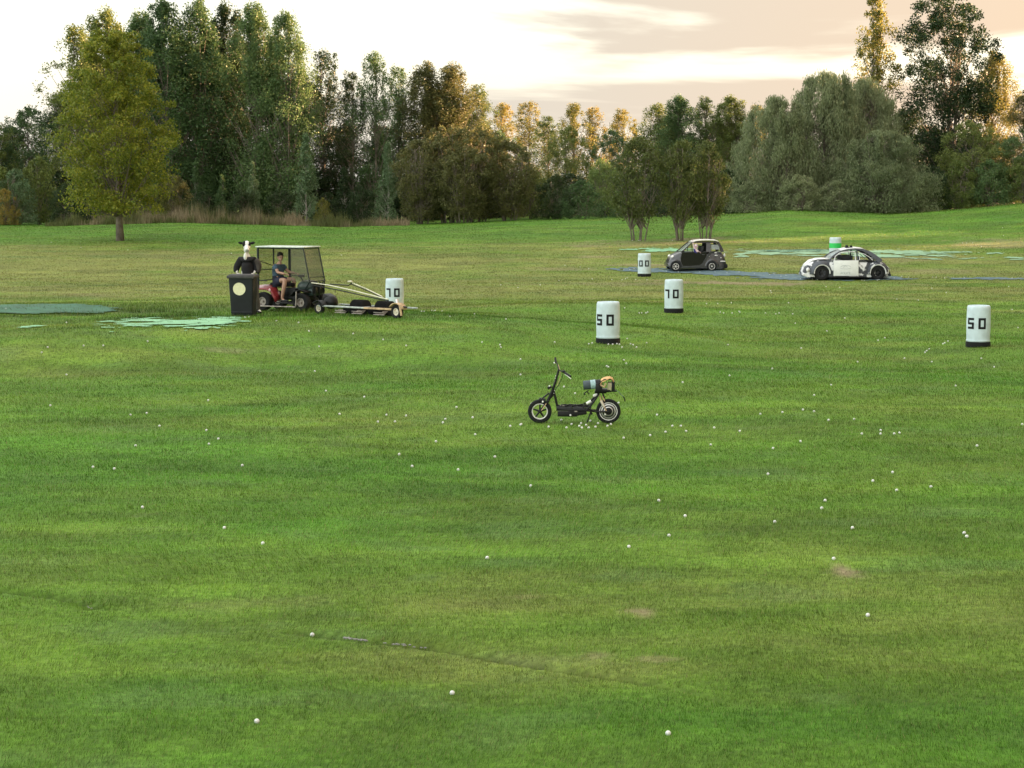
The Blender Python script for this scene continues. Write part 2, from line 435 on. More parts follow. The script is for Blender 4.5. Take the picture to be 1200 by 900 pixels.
# ------------------------------------------------------------------ grass blades (density falls with distance from the tee)
def make_grass(n, d0, d1, seed, wid, hgt):
    r = np.random.default_rng(seed)
    # p(d) ~ 1/d in d  (areal density ~ 1/d^2)
    d = d0*np.exp(r.random(n)*math.log(d1/d0)); a = (r.random(n)-.5)*.70
    x = d*np.tan(a); y = d
    s = soil(x, y); keep = r.random(n) > np.maximum(s*.85, np.where(any_mat(x, y) > .5, .84, 0)*1.0)
    keep &= (r.random(n) > np.maximum(crack_mask(x, y+.06), crack_mask(x, y))*1.3)
    x, y, d = x[keep], y[keep], d[keep]; n = len(x)
    z = height(x, y)
    f = d/13.0
    tuft = fbm(x, y, .35, 7, 3)
    rough = np.exp(-(((x+9)/6)**2+((y-53)/3.0)**2))*(2.6)*sst(.35, .65, fbm(x*.6, y, .9, 404, 3))     # ragged grass round the old mats
    h = hgt*(.55+.8*tuft)*(.7+.6*r.random(n))*np.minimum(f, 4)**.30*(1+rough)
    wd = wid*f**.92*(.7+.6*r.random(n))
    yaw = r.random(n)*2*PI; lean = (r.random((n, 2))-.5)*1.0
    wind = (fbm(x*.5, y, 1.8, 14, 2)-.5)*1.6
    dx, dy = np.cos(yaw)*wd/2, np.sin(yaw)*wd/2
    lx = h*(lean[:, 0]+wind); ly = h*(lean[:, 1]+wind*.6)
    P0 = np.stack([x-dx, y-dy, z-.004], 1); P1 = np.stack([x+dx, y+dy, z-.004], 1); P2 = np.stack([x+lx, y+ly, z+h], 1)
    V = np.stack([P0, P1, P2], 1).reshape(-1, 3)
    c = grass_col(x, y)
    dead = (r.random(n) < .06)[:, None]
    mic = fbm(x*.7, y, .16+.004*d, 303, 3); b = ((.62+.85*r.random(n)**1.7)*(.55+.9*mic))[:, None]
    c = c*b; hue = (r.random(n)-.5)[:, None]*.35
    c = c*np.concatenate([1+hue, np.ones((n, 1)), 1-hue*.5], 1)
    c = np.where(dead, np.array([.24, .22, .10])*b, c)
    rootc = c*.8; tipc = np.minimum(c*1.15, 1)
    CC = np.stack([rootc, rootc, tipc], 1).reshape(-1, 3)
    return V, CC
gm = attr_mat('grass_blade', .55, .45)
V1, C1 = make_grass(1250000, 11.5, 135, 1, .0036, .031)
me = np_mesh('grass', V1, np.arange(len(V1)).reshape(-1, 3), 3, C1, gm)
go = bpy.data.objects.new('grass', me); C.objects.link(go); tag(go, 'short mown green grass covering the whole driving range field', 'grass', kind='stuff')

# ------------------------------------------------------------------ trees
def leaf_mat(name, c1, c2, c3, trans=.35, rough=.5):
    m = bpy.data.materials.new(name); m.use_nodes = True
    t = m.node_tree; n = t.nodes; l = t.links; b = n['Principled BSDF']; b.inputs['Roughness'].default_value = rough
    b.inputs['Specular IOR Level'].default_value = .3
    g = n.new('ShaderNodeNewGeometry'); oi = n.new('ShaderNodeObjectInfo')
    z = n.new('ShaderNodeTexNoise'); z.inputs['Scale'].default_value = .45; z.inputs['Detail'].default_value = 3
    l.new(g.outputs['Position'], z.inputs[0])
    def mt(op, a, b_=None):
        q = n.new('ShaderNodeMath'); q.operation = op
        for i, v in enumerate((a, b_)):
            if v is None: continue
            if isinstance(v, (int, float)): q.inputs[i].default_value = v
            else: l.new(v, q.inputs[i])
        return q.outputs[0]
    s = mt('ADD', mt('MULTIPLY', g.outputs['Random Per Island'], .45), mt('MULTIPLY', z.outputs[0], .55))
    s = mt('ADD', s, mt('MULTIPLY', mt('SUBTRACT', oi.outputs['Random'], .5), .3))
    r = n.new('ShaderNodeValToRGB'); l.new(s, r.inputs[0])
    e = r.color_ramp.elements; e[0].position = .22; e[0].color = (*c1, 1); e[1].position = .80; e[1].color = (*c3, 1)
    k = e.new(.5); k.color = (*c2, 1)
    l.new(r.outputs[0], b.inputs['Base Color'])
    tr = n.new('ShaderNodeBsdfTranslucent'); l.new(r.outputs[0], tr.inputs[0]); mx = n.new('ShaderNodeMixShader'); mx.inputs[0].default_value = trans
    l.new(b.outputs[0], mx.inputs[1]); l.new(tr.outputs[0], mx.inputs[2]); l.new(mx.outputs[0], n['Material Output'].inputs[0])
    return m
LM = {
 'poplar': leaf_mat('poplar_leaf', (0.050, 0.099, 0.037), (0.083, 0.151, 0.053), (0.141, 0.207, 0.074)),
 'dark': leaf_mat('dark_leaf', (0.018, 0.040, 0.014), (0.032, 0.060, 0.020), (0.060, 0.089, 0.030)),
 'maple': leaf_mat('maple_leaf', (0.070, 0.115, 0.014), (0.150, 0.200, 0.024), (0.290, 0.290, 0.035), .4),
 'willow': leaf_mat('willow_leaf', (.125, .165, .078), (.22, .265, .135), (.32, .35, .19), .45),
 'brown': leaf_mat('brown_leaf', (0.075, 0.085, 0.030), (0.125, 0.135, 0.045), (0.180, 0.170, 0.060)),
 'olive': leaf_mat('olive_leaf', (0.082, 0.127, 0.029), (0.127, 0.171, 0.042), (0.194, 0.224, 0.060)),
 'clump': leaf_mat('clump_leaf', (.070, .095, .026), (.115, .145, .038), (.165, .185, .055)),
 'gold': leaf_mat('gold_leaf', (0.110, 0.130, 0.030), (0.220, 0.210, 0.050), (0.360, 0.260, 0.070), .45),
 'bluegreen': leaf_mat('young_poplar_leaf', (0.089, 0.154, 0.073), (0.130, 0.203, 0.097), (0.194, 0.259, 0.130)),
 'pale': leaf_mat('pale_leaf', (0.135, 0.203, 0.061), (0.189, 0.257, 0.074), (0.257, 0.311, 0.101)),
}
BARK = mat('bark', (.16, .135, .11), .9, var=.4, scale=3, bump=.6)
BARKP = mat('pale_bark', (.36, .34, .29), .85, var=.35, scale=2, bump=.5)
def make_tree_mesh(seed, H, Rr, prof, hb, ncl, lpc, leaf, cl_r, stems=1, droop=0., asc=1.0, spread=.0, aspect=.75, trunk_r=.16, limbp=.5, gapn=.0, clz=1.0, spires=0):
    """returns (trunk mesh, crown mesh); prof(t): relative radius at relative crown height t"""
    r = np.random.default_rng(seed); mb = MB(); LV = []
    stemtops = []
    for s in range(stems):
        a = r.random()*2*PI; off = spread*(.4+.6*r.random()) if stems > 1 else 0
        bxx, byy = (math.cos(a)*off*.32, math.sin(a)*off*.32)
        tx, ty = (math.cos(a)*off, math.sin(a)*off) if stems > 1 else ((r.random()-.5)*Rr*.3, (r.random()-.5)*Rr*.3)
        hs = H*(.80+.14*r.random()); pts = []; rs = []
        j1, j2 = (r.random(2)-.5)*.25
        for k in range(9):
            t = k/8
            pts.append((bxx+(tx-bxx)*t**.8+math.sin(t*5+a)*.12*j1*H*.1, byy+(ty-byy)*t**.8+math.cos(t*4+a)*.12*j2*H*.1, hs*t-.15*(k == 0)))
            rs.append(max(.015, trunk_r*(1-t)**.9*(1.25 if k == 0 else 1)/(stems**.35)))
        mb.tube(pts, 0, 7, rs=rs); stemtops.append(pts)
    cents = []
    tries = 0
    while len(cents) < ncl and tries < ncl*20:
        tries += 1
        t = r.random()**.95; rad = prof(t)
        q = r.random()**.45; a = r.random()*2*PI
        x, y = math.cos(a)*q*rad*Rr, math.sin(a)*q*rad*Rr
        z = H*(hb+(1-hb)*t)
        if gapn and vnoise(np.array([x*.55+seed+a]), np.array([z*.45+seed]), 3)[0] < gapn: continue
        cents.append((x, y, z, t))
    for s in range(spires):
        a = r.random()*2*PI; q = Rr*.5*r.random()**.7 if s else 0; sx, sy = math.cos(a)*q+(stemtops[0][-1][0] if not s else 0), math.sin(a)*q+(stemtops[0][-1][1] if not s else 0)
        zt = H*(1.0 if not s else 1-.16*r.random()); z0 = H*.62
        for j in range(12):
            tt = j/11; cents.append((sx+(r.random()-.5)*.5*(1-tt), sy+(r.random()-.5)*.5*(1-tt), z0+(zt-z0)*tt, .7+tt*.55))
    for (x, y, z, t) in cents:
        if r.random() < limbp:
            st = stemtops[r.integers(len(stemtops))]; zz = max(.12*H, z-(.10*H+math.hypot(x, y)*asc)*(.6+.5*r.random()))
            f = min(.98, zz/st[-1][2]); k = min(7, int(f*8)); u = f*8-k
            p0 = Vector(st[k])*(1-u)+Vector(st[k+1])*u
            p3 = Vector((x, y, z)); mid = p0.lerp(p3, .5)+Vector((0, 0, -.08*H*.3+.25*r.random()))
            r0 = .012+.028*(1-t)*(H/12)
            mb.tube([p0, mid, p3], 0, 4, rs=[r0*1.6, r0, r0*.35], cap=False)
        n = int(lpc*(.6+.8*r.random())); rr = cl_r*(.6+.8*r.random())*(1-.52*min(t, 1.25)); n = int(n*(1-.35*t))
        g = r.normal(size=(n, 3)); g /= np.linalg.norm(g, axis=1)[:, None]; g *= (r.random(n)**.5)[:, None]*rr
        g[:, 2] *= clz
        if droop: g[:, 2] -= np.abs(r.normal(size=n))*droop*rr
        P = g+np.array([x, y, z]); P = P[P[:, 2] > .15]; n = len(P)
        # random oriented leaf quads
        u = r.normal(size=(n, 3)); 
        if droop: u = u*.35+np.array([0, 0, -1.])
        u /= np.linalg.norm(u, axis=1)[:, None]
        w_ = r.normal(size=(n, 3)); w_ -= (w_*u).sum(1)[:, None]*u; w_ /= np.linalg.norm(w_, axis=1)[:, None]
        sz = leaf*(.65+.7*r.random(n))[:, None]
        u = u*sz; w_ = w_*sz*aspect
        LV.append(np.stack([P-u*.5, P+w_*.35-u*.05, P+u*.5, P-w_*.35-u*.05], 1).reshape(-1, 3))
    V = np.concatenate(LV)
    crown = np_mesh('crown', V, np.arange(len(V)).reshape(-1, 4), 4)
    bmesh.ops.recalc_face_normals(mb.b, faces=mb.b.faces)
    tm = bpy.data.meshes.new('trunk'); mb.b.to_mesh(tm); mb.b.free()
    for p in tm.polygons: p.use_smooth = True
    return tm, crown
PR = {
 'poplar': lambda t: (.62+.7*t if t < .5 else 1.0*(1-((t-.5)/.5)**1.6*.86)),
 'round': lambda t: math.sqrt(max(.02, 1-(2*t-.95)**2*.98))*.98+.02,
 'dome': lambda t: math.sqrt(max(.02, 1-t**2.2)),
 'maple': lambda t: (.70+.9*t if t < .33 else (1-((t-.33)/.67)**1.9*.72)),
 'cone': lambda t: 1.02-t*.95,
 'vase': lambda t: (.45+t*.85 if t < .6 else math.sqrt(max(.03, 1-((t-.6)/.4)**2))*.96),
}
VAR = {}
def variant(key, *a, **k):
    VAR[key] = make_tree_mesh(*a, **k)
# key: (meshes, H, R)
SZ = {}
def V_(key, seed, H, Rr, prof, **k):
    variant(key, seed, H, Rr, PR[prof], **k); SZ[key] = (H, Rr)
for i in range(4):
    V_('poplar%d' % i, 10+i, 16, 2.6, 'poplar', hb=.10, ncl=200, lpc=165, leaf=.155, cl_r=.85, trunk_r=.17, asc=1.6, clz=1.5, gapn=.12, spires=6)
for i in range(3):
    V_('thin%d' % i, 30+i, 15, 2.6, 'poplar', hb=.15, ncl=150, lpc=85, leaf=.15, cl_r=.72, trunk_r=.13, asc=1.4, clz=1.3, gapn=.30, spires=5)
V_('maple', 50, 12.5, 4.0, 'maple', hb=.155, ncl=300, lpc=190, leaf=.15, cl_r=.95, trunk_r=.24, asc=.9, clz=.60, gapn=.38, aspect=.9, spires=3)
for i in range(3):
    V_('willow%d' % i, 60+i, 10, 4.6, 'dome', hb=.02, ncl=380, lpc=150, leaf=.26, cl_r=.85, trunk_r=.25, droop=.9, aspect=.32, asc=.8, gapn=.20, spires=7, stems=3, spread=2)
V_('cotton0', 70, 17.5, 4.4, 'vase', hb=.12, ncl=360, lpc=150, leaf=.19, cl_r=.95, trunk_r=.30, asc=1.3, gapn=.30, stems=2, spread=1.5)
V_('cotton1', 71, 17, 2.1, 'poplar', hb=.25, ncl=120, lpc=120, leaf=.18, cl_r=.8, trunk_r=.2, asc=1.3, gapn=.25, spires=3)
for i in range(3):
    V_('shrub%d' % i, 80+i, 6, 2.5, 'vase', hb=.10, ncl=260, lpc=90, leaf=.14, cl_r=.55, trunk_r=.11, stems=9, spread=1.7, asc=1.5, gapn=.06)
for i in range(2):
    V_('clump%d' % i, 90+i, 5.3, 1.75, 'round', hb=.25, ncl=190, lpc=80, leaf=.13, cl_r=.50, trunk_r=.085, stems=7, spread=1.25, asc=1.5, gapn=.12)
for i in range(3):
    V_('bush%d' % i, 100+i, 4, 2.4, 'dome', hb=.02, ncl=120, lpc=85, leaf=.16, cl_r=.55, trunk_r=.08, stems=4, spread=1.2, asc=1.2)
for i in range(2):
    V_('round%d' % i, 110+i, 9, 3.4, 'round', hb=.06, ncl=240, lpc=125, leaf=.15, cl_r=.72, trunk_r=.16, asc=1.2, gapn=.1)
for i in range(2):
    V_('sapling%d' % i, 120+i, 7.5, 1.5, 'cone', hb=.05, ncl=110, lpc=70, leaf=.16, cl_r=.42, trunk_r=.09, asc=1.3, clz=1.3)
TMESH = {}
def place_tree(name, key, lm, px, top, wpx, d, label, cat='tree', group=None, bark=None, rot=None, world=None, hgt=None):
    tm, cm = VAR[key]; H0, R0 = SZ[key]
    bark = bark or BARK
    if world: p = Vector((world[0], world[1], hz(*world)))
    else: p = atd(px, d)
    h = hgt if hgt else (topz(top, d)-p.z); rw = wpx/F*d/2
    root = empty(name, p, rot if rot is not None else random.uniform(0, 6.28), label, cat, group)
    root.location.z -= .05
    for nm, src, m in (('trunk', tm, bark), ('crown', cm, LM[lm])):
        kk = (key, nm, m.name)
        if kk not in TMESH:
            c = src.copy() if src.materials else src
            c.materials.clear(); c.materials.append(m); TMESH[kk] = c
        o = bpy.data.objects.new(nm, TMESH[kk]); C.objects.link(o); o.parent = root
        s = h/H0; o.scale = (rw/R0/1.08, rw/R0/1.08, s)
    return root
def PT(*a, **k): return place_tree(*a, **k)
GP = 'trees of the wood behind the field'
# the lone maple and the small clumps on the near side of the bank
PT('maple_tree', 'maple', 'maple', 142, 40, 156, 112, 'big yellow-green maple standing alone on the grass at the left, in front of the wood', rot=2.2)
PT('small_tree', 'clump0', 'clump', 747, 163, 74, 110, 'small bushy multi-stemmed tree on the bank, the one standing apart left of the pair', rot=.4)
PT('small_tree', 'clump1', 'clump', 799, 166, 60, 110, 'small bushy multi-stemmed tree right behind the black car, middle of three', rot=1.9)
PT('small_tree', 'clump0', 'clump', 826, 168, 60, 110.5, 'small bushy multi-stemmed tree above the tail of the black car, rightmost of three', rot=4.0)
# wood: (kind name, variant, leaf, px, top, width px, depth, label)
WOOD = [
 ('leafy_tree', 'round0', 'olive', -8, 140, 90, 150, 'rounded olive tree at the left edge behind the low bushes'),
 ('leafy_tree', 'round1', 'poplar', 40, 124, 80, 152, 'rounded green tree just left of the maple'),
 ('poplar_tree', 'thin0', 'olive', 96, 32, 80, 148, 'thin sunlit poplar whose top shows above the left half of the maple'),
 ('poplar_tree', 'poplar1', 'olive', 132, 14, 62, 150, 'tall pointed poplar directly behind the maple'),
 ('poplar_tree', 'poplar2', 'poplar', 172, 18, 62, 146, 'tall poplar emerging right of the maple top'),
 ('poplar_tree', 'poplar0', 'poplar', 200, 4, 66, 144, 'tall dark poplar, first of the tall block right of the maple'),
 ('poplar_tree', 'poplar3', 'poplar', 236, 2, 64, 145, 'tallest dark poplar in the middle of the left block'),
 ('poplar_tree', 'poplar1', 'dark', 268, 8, 60, 148, 'dark poplar with sky gaps halfway up, above the standing cow-headed figure'),
 ('poplar_tree', 'poplar2', 'poplar', 300, 8, 62, 144, 'tall poplar above the cart, sunlit at its tip'),
 ('poplar_tree', 'poplar0', 'poplar', 340, 18, 58, 143, 'tall orange-topped poplar at the right end of the tall block'),
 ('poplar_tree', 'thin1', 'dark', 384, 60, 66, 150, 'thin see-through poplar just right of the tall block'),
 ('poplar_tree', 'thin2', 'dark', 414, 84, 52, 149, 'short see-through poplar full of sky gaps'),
 ('poplar_tree', 'thin0', 'poplar', 440, 62, 56, 148, 'thin pale-topped poplar left of the brown thicket'),
 ('poplar_tree', 'thin1', 'poplar', 468, 78, 54, 150, 'thin poplar over the left end of the brown thicket'),
 ('poplar_tree', 'poplar3', 'brown', 500, 74, 62, 149, 'broad-topped poplar rising above the brown thicket, left of two'),
 ('poplar_tree', 'poplar1', 'brown', 532, 76, 62, 150, 'broad-topped poplar rising above the brown thicket, right of two'),
 ('poplar_tree', 'thin2', 'olive', 560, 98, 54, 153, 'thin poplar behind the right end of the brown thicket'),
 ('leafy_tree', 'thin0', 'gold', 590, 120, 50, 170, 'pinkish sunlit far tree right of the thicket'),
 ('leafy_tree', 'round0', 'poplar', 585, 152, 72, 150, 'dark rounded tree between thicket and gap'),
 ('leafy_tree', 'thin1', 'gold', 618, 118, 56, 168, 'golden lacy far tree left of the middle gap'),
 ('leafy_tree', 'thin2', 'olive', 642, 134, 50, 160, 'lacy olive tree with many sky holes'),
 ('leafy_tree', 'thin0', 'gold', 672, 120, 52, 166, 'golden pointed far tree, left of the pair by the middle of the wood'),
 ('leafy_tree', 'round1', 'olive', 664, 146, 60, 156, 'rounded green tree in front of the golden pair'),
 ('leafy_tree', 'thin1', 'gold', 694, 124, 46, 168, 'golden far tree, right of the pair by the middle of the wood'),
 ('leafy_tree', 'thin2', 'gold', 728, 126, 50, 170, 'far golden tree above the left of the small multi-stemmed trees'),
 ('leafy_tree', 'round0', 'poplar', 715, 150, 56, 156, 'green rounded tree behind the left small multi-stemmed tree'),
 ('poplar_tree', 'thin0', 'olive', 768, 120, 54, 152, 'brownish poplar behind the small trees, leftmost of four'),
 ('poplar_tree', 'poplar2', 'poplar', 794, 112, 52, 151, 'brownish poplar behind the small trees, second of four'),
 ('poplar_tree', 'thin2', 'olive', 824, 112, 54, 152, 'brownish poplar behind the small trees, third of four'),
 ('poplar_tree', 'poplar1', 'olive', 852, 112, 50, 153, 'orange-tipped poplar behind the small trees, rightmost of four'),
 ('leafy_tree', 'thin0', 'gold', 884, 122, 46, 168, 'thin pink-tipped far tree left of the willows'),
 ('willow_tree', 'willow0', 'willow', 905, 112, 110, 138, 'grey-green willow at the left end of the willow mass'),
 ('willow_tree', 'willow1', 'willow', 962, 84, 120, 141, 'tall grey-green willow in the middle of the willow mass'),
 ('willow_tree', 'willow2', 'willow', 1010, 92, 110, 144, 'grey-green willow below the narrow golden cottonwood'),
 ('willow_tree', 'willow0', 'willow', 1032, 150, 130, 136, 'low spreading willow in front, above the police car'),
 ('cottonwood_tree', 'cotton1', 'gold', 1020, -6, 56, 150, 'narrow golden-orange cottonwood left of the very tall dark one'),
 ('cottonwood_tree', 'cotton0', 'dark', 1104, -10, 124, 148, 'very tall dark cottonwood with many sky gaps, tallest at the right'),
 ('cottonwood_tree', 'poplar3', 'gold', 1160, 62, 52, 156, 'orange lacy tree against the right side of the tall dark cottonwood'),
 ('leafy_tree', 'round1', 'olive', 1134, 140, 84, 140, 'olive rounded tree at the foot of the tall cottonwood'),
 ('leafy_tree', 'poplar1', 'brown', 1198, 104, 50, 150, 'reddish thin tree at the right edge'),
 ('leafy_tree', 'round0', 'poplar', 1184, 158, 70, 139, 'green rounded tree at the right edge'),
]
for nm, key, lm, px, top, wd, d, lab in WOOD: PT(nm, key, lm, px, top+4, wd*(1.5 if 'poplar' in key else 1.35 if 'thin' in key else 1.15), d, lab, group=GP)
# second row filling the depth of the wood
fill = [(20, 150, 158), (78, 112, 158), (115, 70, 160), (155, 60, 156), (186, 55, 155), (218, 50, 156), (252, 50, 157), (285, 52, 155), (322, 55, 157), (355, 90, 156),
        (400, 150, 158), (455, 150, 160), (515, 120, 160), (548, 130, 158), (782, 140, 160), (838, 145, 160), (930, 130, 158), (985, 120, 158), (1060, 130, 160), (1085, 150, 158), (1150, 160, 158)]
DEEP = ['behind the rounded trees at the left edge', 'behind the left side of the maple', 'behind the middle of the maple', 'behind the right side of the maple', 'behind the first poplar right of the maple',
 'behind the second poplar right of the maple', 'behind the tallest poplars of the left block', 'above the cow-headed figure', 'above the buggy roof', 'behind the right end of the left block', 'behind the first see-through poplar',
 'behind the left end of the brown thicket', 'behind the left broad-topped poplar over the thicket', 'behind the right broad-topped poplar over the thicket', 'behind the middle small multi-stemmed tree',
 'behind the rightmost small multi-stemmed tree', 'behind the left willow', 'behind the tall middle willow', 'between the two cottonwoods', 'behind the tall dark cottonwood', 'right of the tall dark cottonwood']
for k, (px, top, d) in enumerate(fill):
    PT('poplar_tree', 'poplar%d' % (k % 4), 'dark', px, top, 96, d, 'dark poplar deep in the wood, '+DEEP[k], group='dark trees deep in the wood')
# saplings, thicket, bushes along the edge of the wood
for px, top, wd, d, lm, lab in [(360, 158, 46, 136, 'bluegreen', 'pale blue-green young poplar at the edge of the wood, right of the cart roof'),
     (298, 190, 30, 137, 'bluegreen', 'slim pale sapling above the cart at the edge of the wood'),
     (455, 168, 44, 138, 'bluegreen', 'blue-green young tree at the left end of the brown thicket'),
     (262, 205, 30, 137, 'poplar', 'short dark sapling at the edge of the wood above the cow-headed figure'),
     (232, 190, 36, 138, 'poplar', 'dark green sapling right of the maple'),
     (405, 196, 36, 139, 'dark', 'dark sapling between the pale poplar and the thicket')]:
    PT('sapling', 'sapling%d' % (px % 2), lm, px, top, wd, d, lab, bark=BARKP)
for k, (px, top, wd, d) in enumerate([(494, 166, 82, 136), (526, 150, 92, 137), (560, 150, 92, 136.5), (596, 168, 80, 136), (543, 174, 84, 134.5)]):
    PT('thicket_shrub', 'shrub%d' % (k % 3), 'brown', px, top, wd, d, ['brown many-stemmed shrub at the left end of the thicket', 'tall brown many-stemmed shrub, second in the thicket', 'tall brown many-stemmed shrub in the middle of the thicket',
       'brown many-stemmed shrub at the right end of the thicket', 'lower brown many-stemmed shrub in front of the thicket'][k], 'shrub', 'brown thicket shrubs')
BUSH = [(-6, 190, 70, 136, 'olive'), (22, 200, 60, 135, 'bluegreen'), (50, 185, 60, 138, 'olive'), (80, 215, 50, 135, 'dark'), (110, 210, 54, 136, 'dark'), (175, 212, 50, 136, 'olive'), (205, 205, 54, 137, 'brown'), (240, 225, 44, 135, 'dark'), (285, 222, 46, 136, 'dark'),
        (330, 222, 50, 137, 'dark'), (385, 226, 46, 137, 'dark'), (425, 218, 48, 138, 'dark'), (620, 198, 60, 140, 'olive'), (650, 206, 60, 138, 'dark'), (682, 212, 60, 137, 'poplar'), (706, 188, 52, 141, 'pale'), (736, 215, 50, 138, 'poplar'), (775, 212, 60, 138, 'dark'),
        (812, 205, 60, 138, 'olive'), (852, 200, 56, 138, 'dark'), (878, 214, 56, 135, 'willow'), (935, 205, 60, 134, 'willow'), (975, 212, 60, 134, 'willow'), (1062, 198, 60, 135, 'willow'), (1092, 196, 50, 137, 'dark'), (1120, 190, 60, 137, 'olive'), (1158, 188, 60, 137, 'poplar'), (1195, 186, 56, 137, 'olive'),
        (8, 222, 40, 133.5, 'gold'), (380, 232, 26, 134, 'gold')]
BL = {775: 'dark green low bush behind the middle small multi-stemmed tree', 852: 'dark green low bush right of the small multi-stemmed trees', -6: 'olive green low bush cut off by the left edge', 50: 'olive green low bush halfway between the left edge and the maple', 80: 'dark green low bush left of the maple trunk', 110: 'dark green low bush just left of the maple trunk base',
      240: 'dark green low bush left of the cow-headed figure below the wood', 285: 'dark green low bush above the cow-headed figure', 330: 'dark green low bush above the buggy roof', 385: 'dark green low bush beside the golden bush', 425: 'dark green low bush left of the brown thicket',
      878: 'grey-green low bush at the left foot of the willows', 935: 'grey-green low bush, second from left under the willows', 975: 'grey-green low bush above the police car under the willows', 1062: 'grey-green low bush at the right foot of the willows',
      1120: 'olive green low bush at the foot of the tall dark cottonwood', 1195: 'olive green low bush cut off by the right edge'}
for k, (px, top, wd, d, lm) in enumerate(BUSH):
    col = {'olive': 'olive green', 'bluegreen': 'blue-green', 'dark': 'dark green', 'brown': 'brownish', 'poplar': 'mid green', 'pale': 'pale yellow-green', 'willow': 'grey-green', 'gold': 'golden yellow'}[lm]
    side = ('at the left edge below the wood' if px < 60 else 'near the maple' if px < 215 else 'behind the cart and its driver' if px < 440 else 'right of the brown thicket' if px < 690 else 'behind the small multi-stemmed trees' if px < 865 else 'at the foot of the willows' if px < 1075 else 'at the right edge below the wood')
    PT('bush', 'bush%d' % (k % 3), lm, px, top, wd, d, BL.get(px, '%s low bush %s' % (col, side)), 'bush', '%s bushes %s' % (col, side))
# unseen trees added beyond the frame, mostly on the right, to shade the field
rb = random.Random(3)
for k in range(5):
    PT('poplar_tree', 'poplar%d' % (k % 4), 'poplar', 0, 0, 150, 130, 'unseen poplar added beyond the frame to shade the field', group='poplars added beyond the frame for shade', world=(-44-k*6, 146-k*2), hgt=rb.uniform(15, 18))
for row in range(3):
    for k in range(30):
        u = k/29.0; x = 47+30*math.sin(u*PI*.5)+row*7+rb.uniform(-2, 2); y = 150-210*u+row*2.3+rb.uniform(-1.5, 1.5)
        PT('poplar_tree', 'poplar%d' % (k % 4), 'poplar', 0, 0, 150, 130, 'unseen poplar added beyond the frame to shade the field', group='poplars added beyond the frame for shade', world=(x, y), hgt=rb.uniform(16.5, 19))

for k in range(26):
    u = k/25.0; PT('leafy_tree', 'round%d' % (k % 2), 'poplar', 0, 0, 190, 130, 'unseen rounded tree added beyond the frame to shade the field', group='rounded trees added beyond the frame for shade', world=(44+30*math.sin(u*PI*.5)+rb.uniform(-1, 1), 147-205*u), hgt=rb.uniform(8, 10))
cnt = {}
for k in range(28):
    px = -20+k*45.5
    where = 'behind the maple' if px < 190 else 'behind the tall block of poplars' if px < 360 else 'behind the thin see-through poplars' if px < 480 else 'behind the brown thicket' if px < 610 else 'below the golden far trees' if px < 735 else 'behind the small multi-stemmed trees' if px < 865 else 'behind the willows' if px < 1060 else 'at the foot of the tall dark cottonwood'
    cnt[where] = cnt.get(where, 0)+1; where += ', '+['leftmost', 'second from left', 'third from left', 'fourth from left', 'fifth from left', 'sixth from left'][cnt[where]-1]+' there'
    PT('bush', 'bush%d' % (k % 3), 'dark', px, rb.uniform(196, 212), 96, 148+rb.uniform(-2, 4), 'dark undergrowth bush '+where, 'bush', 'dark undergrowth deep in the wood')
# tall dry grass along the left edge of the wood
def tall_grass():
    r = np.random.default_rng(5); n = 16000
    px = r.uniform(55, 480, n); d = r.uniform(131, 135.5, n); x = (px-600)/F*d; z = height(x, d)
    h = (.1+2.6*np.clip(fbm(x, d, 1.1, 4, 4)-.28, 0, 1))*(.35+.85*r.random(n))*np.interp(px, [55, 90, 140, 180, 250, 300, 400, 480], [.5, .7, .8, .9, 1.15, 1.05, .8, .4])
    wd = r.uniform(.03, .09, n); a = r.random(n)*PI; dx, dy = np.cos(a)*wd/2, np.sin(a)*wd/2
    lx = (r.random(n)-.5)*h*.5
    V = np.stack([np.stack([x-dx, d-dy, z-.02], 1), np.stack([x+dx, d+dy, z-.02], 1), np.stack([x+lx, d, z+h], 1)], 1).reshape(-1, 3)
    t = fbm(x, d, 2.5, 44, 3)[:, None]; t = sst(.4, .6, t); c = np.array([.30, .25, .16])*t+np.array([.12, .14, .05])*(1-t)
    c = c*(.6+.7*r.random((n, 1)))
    CC = np.repeat(c, 3, 0)
    me = np_mesh('tall_grass', V, np.arange(len(V)).reshape(-1, 3), 3, CC, gm)
    o = bpy.data.objects.new('tall_grass', me); C.objects.link(o); tag(o, 'strip of tall dry brownish grass between the lawn and the wood on the left', 'tall grass', kind='stuff')
tall_grass()

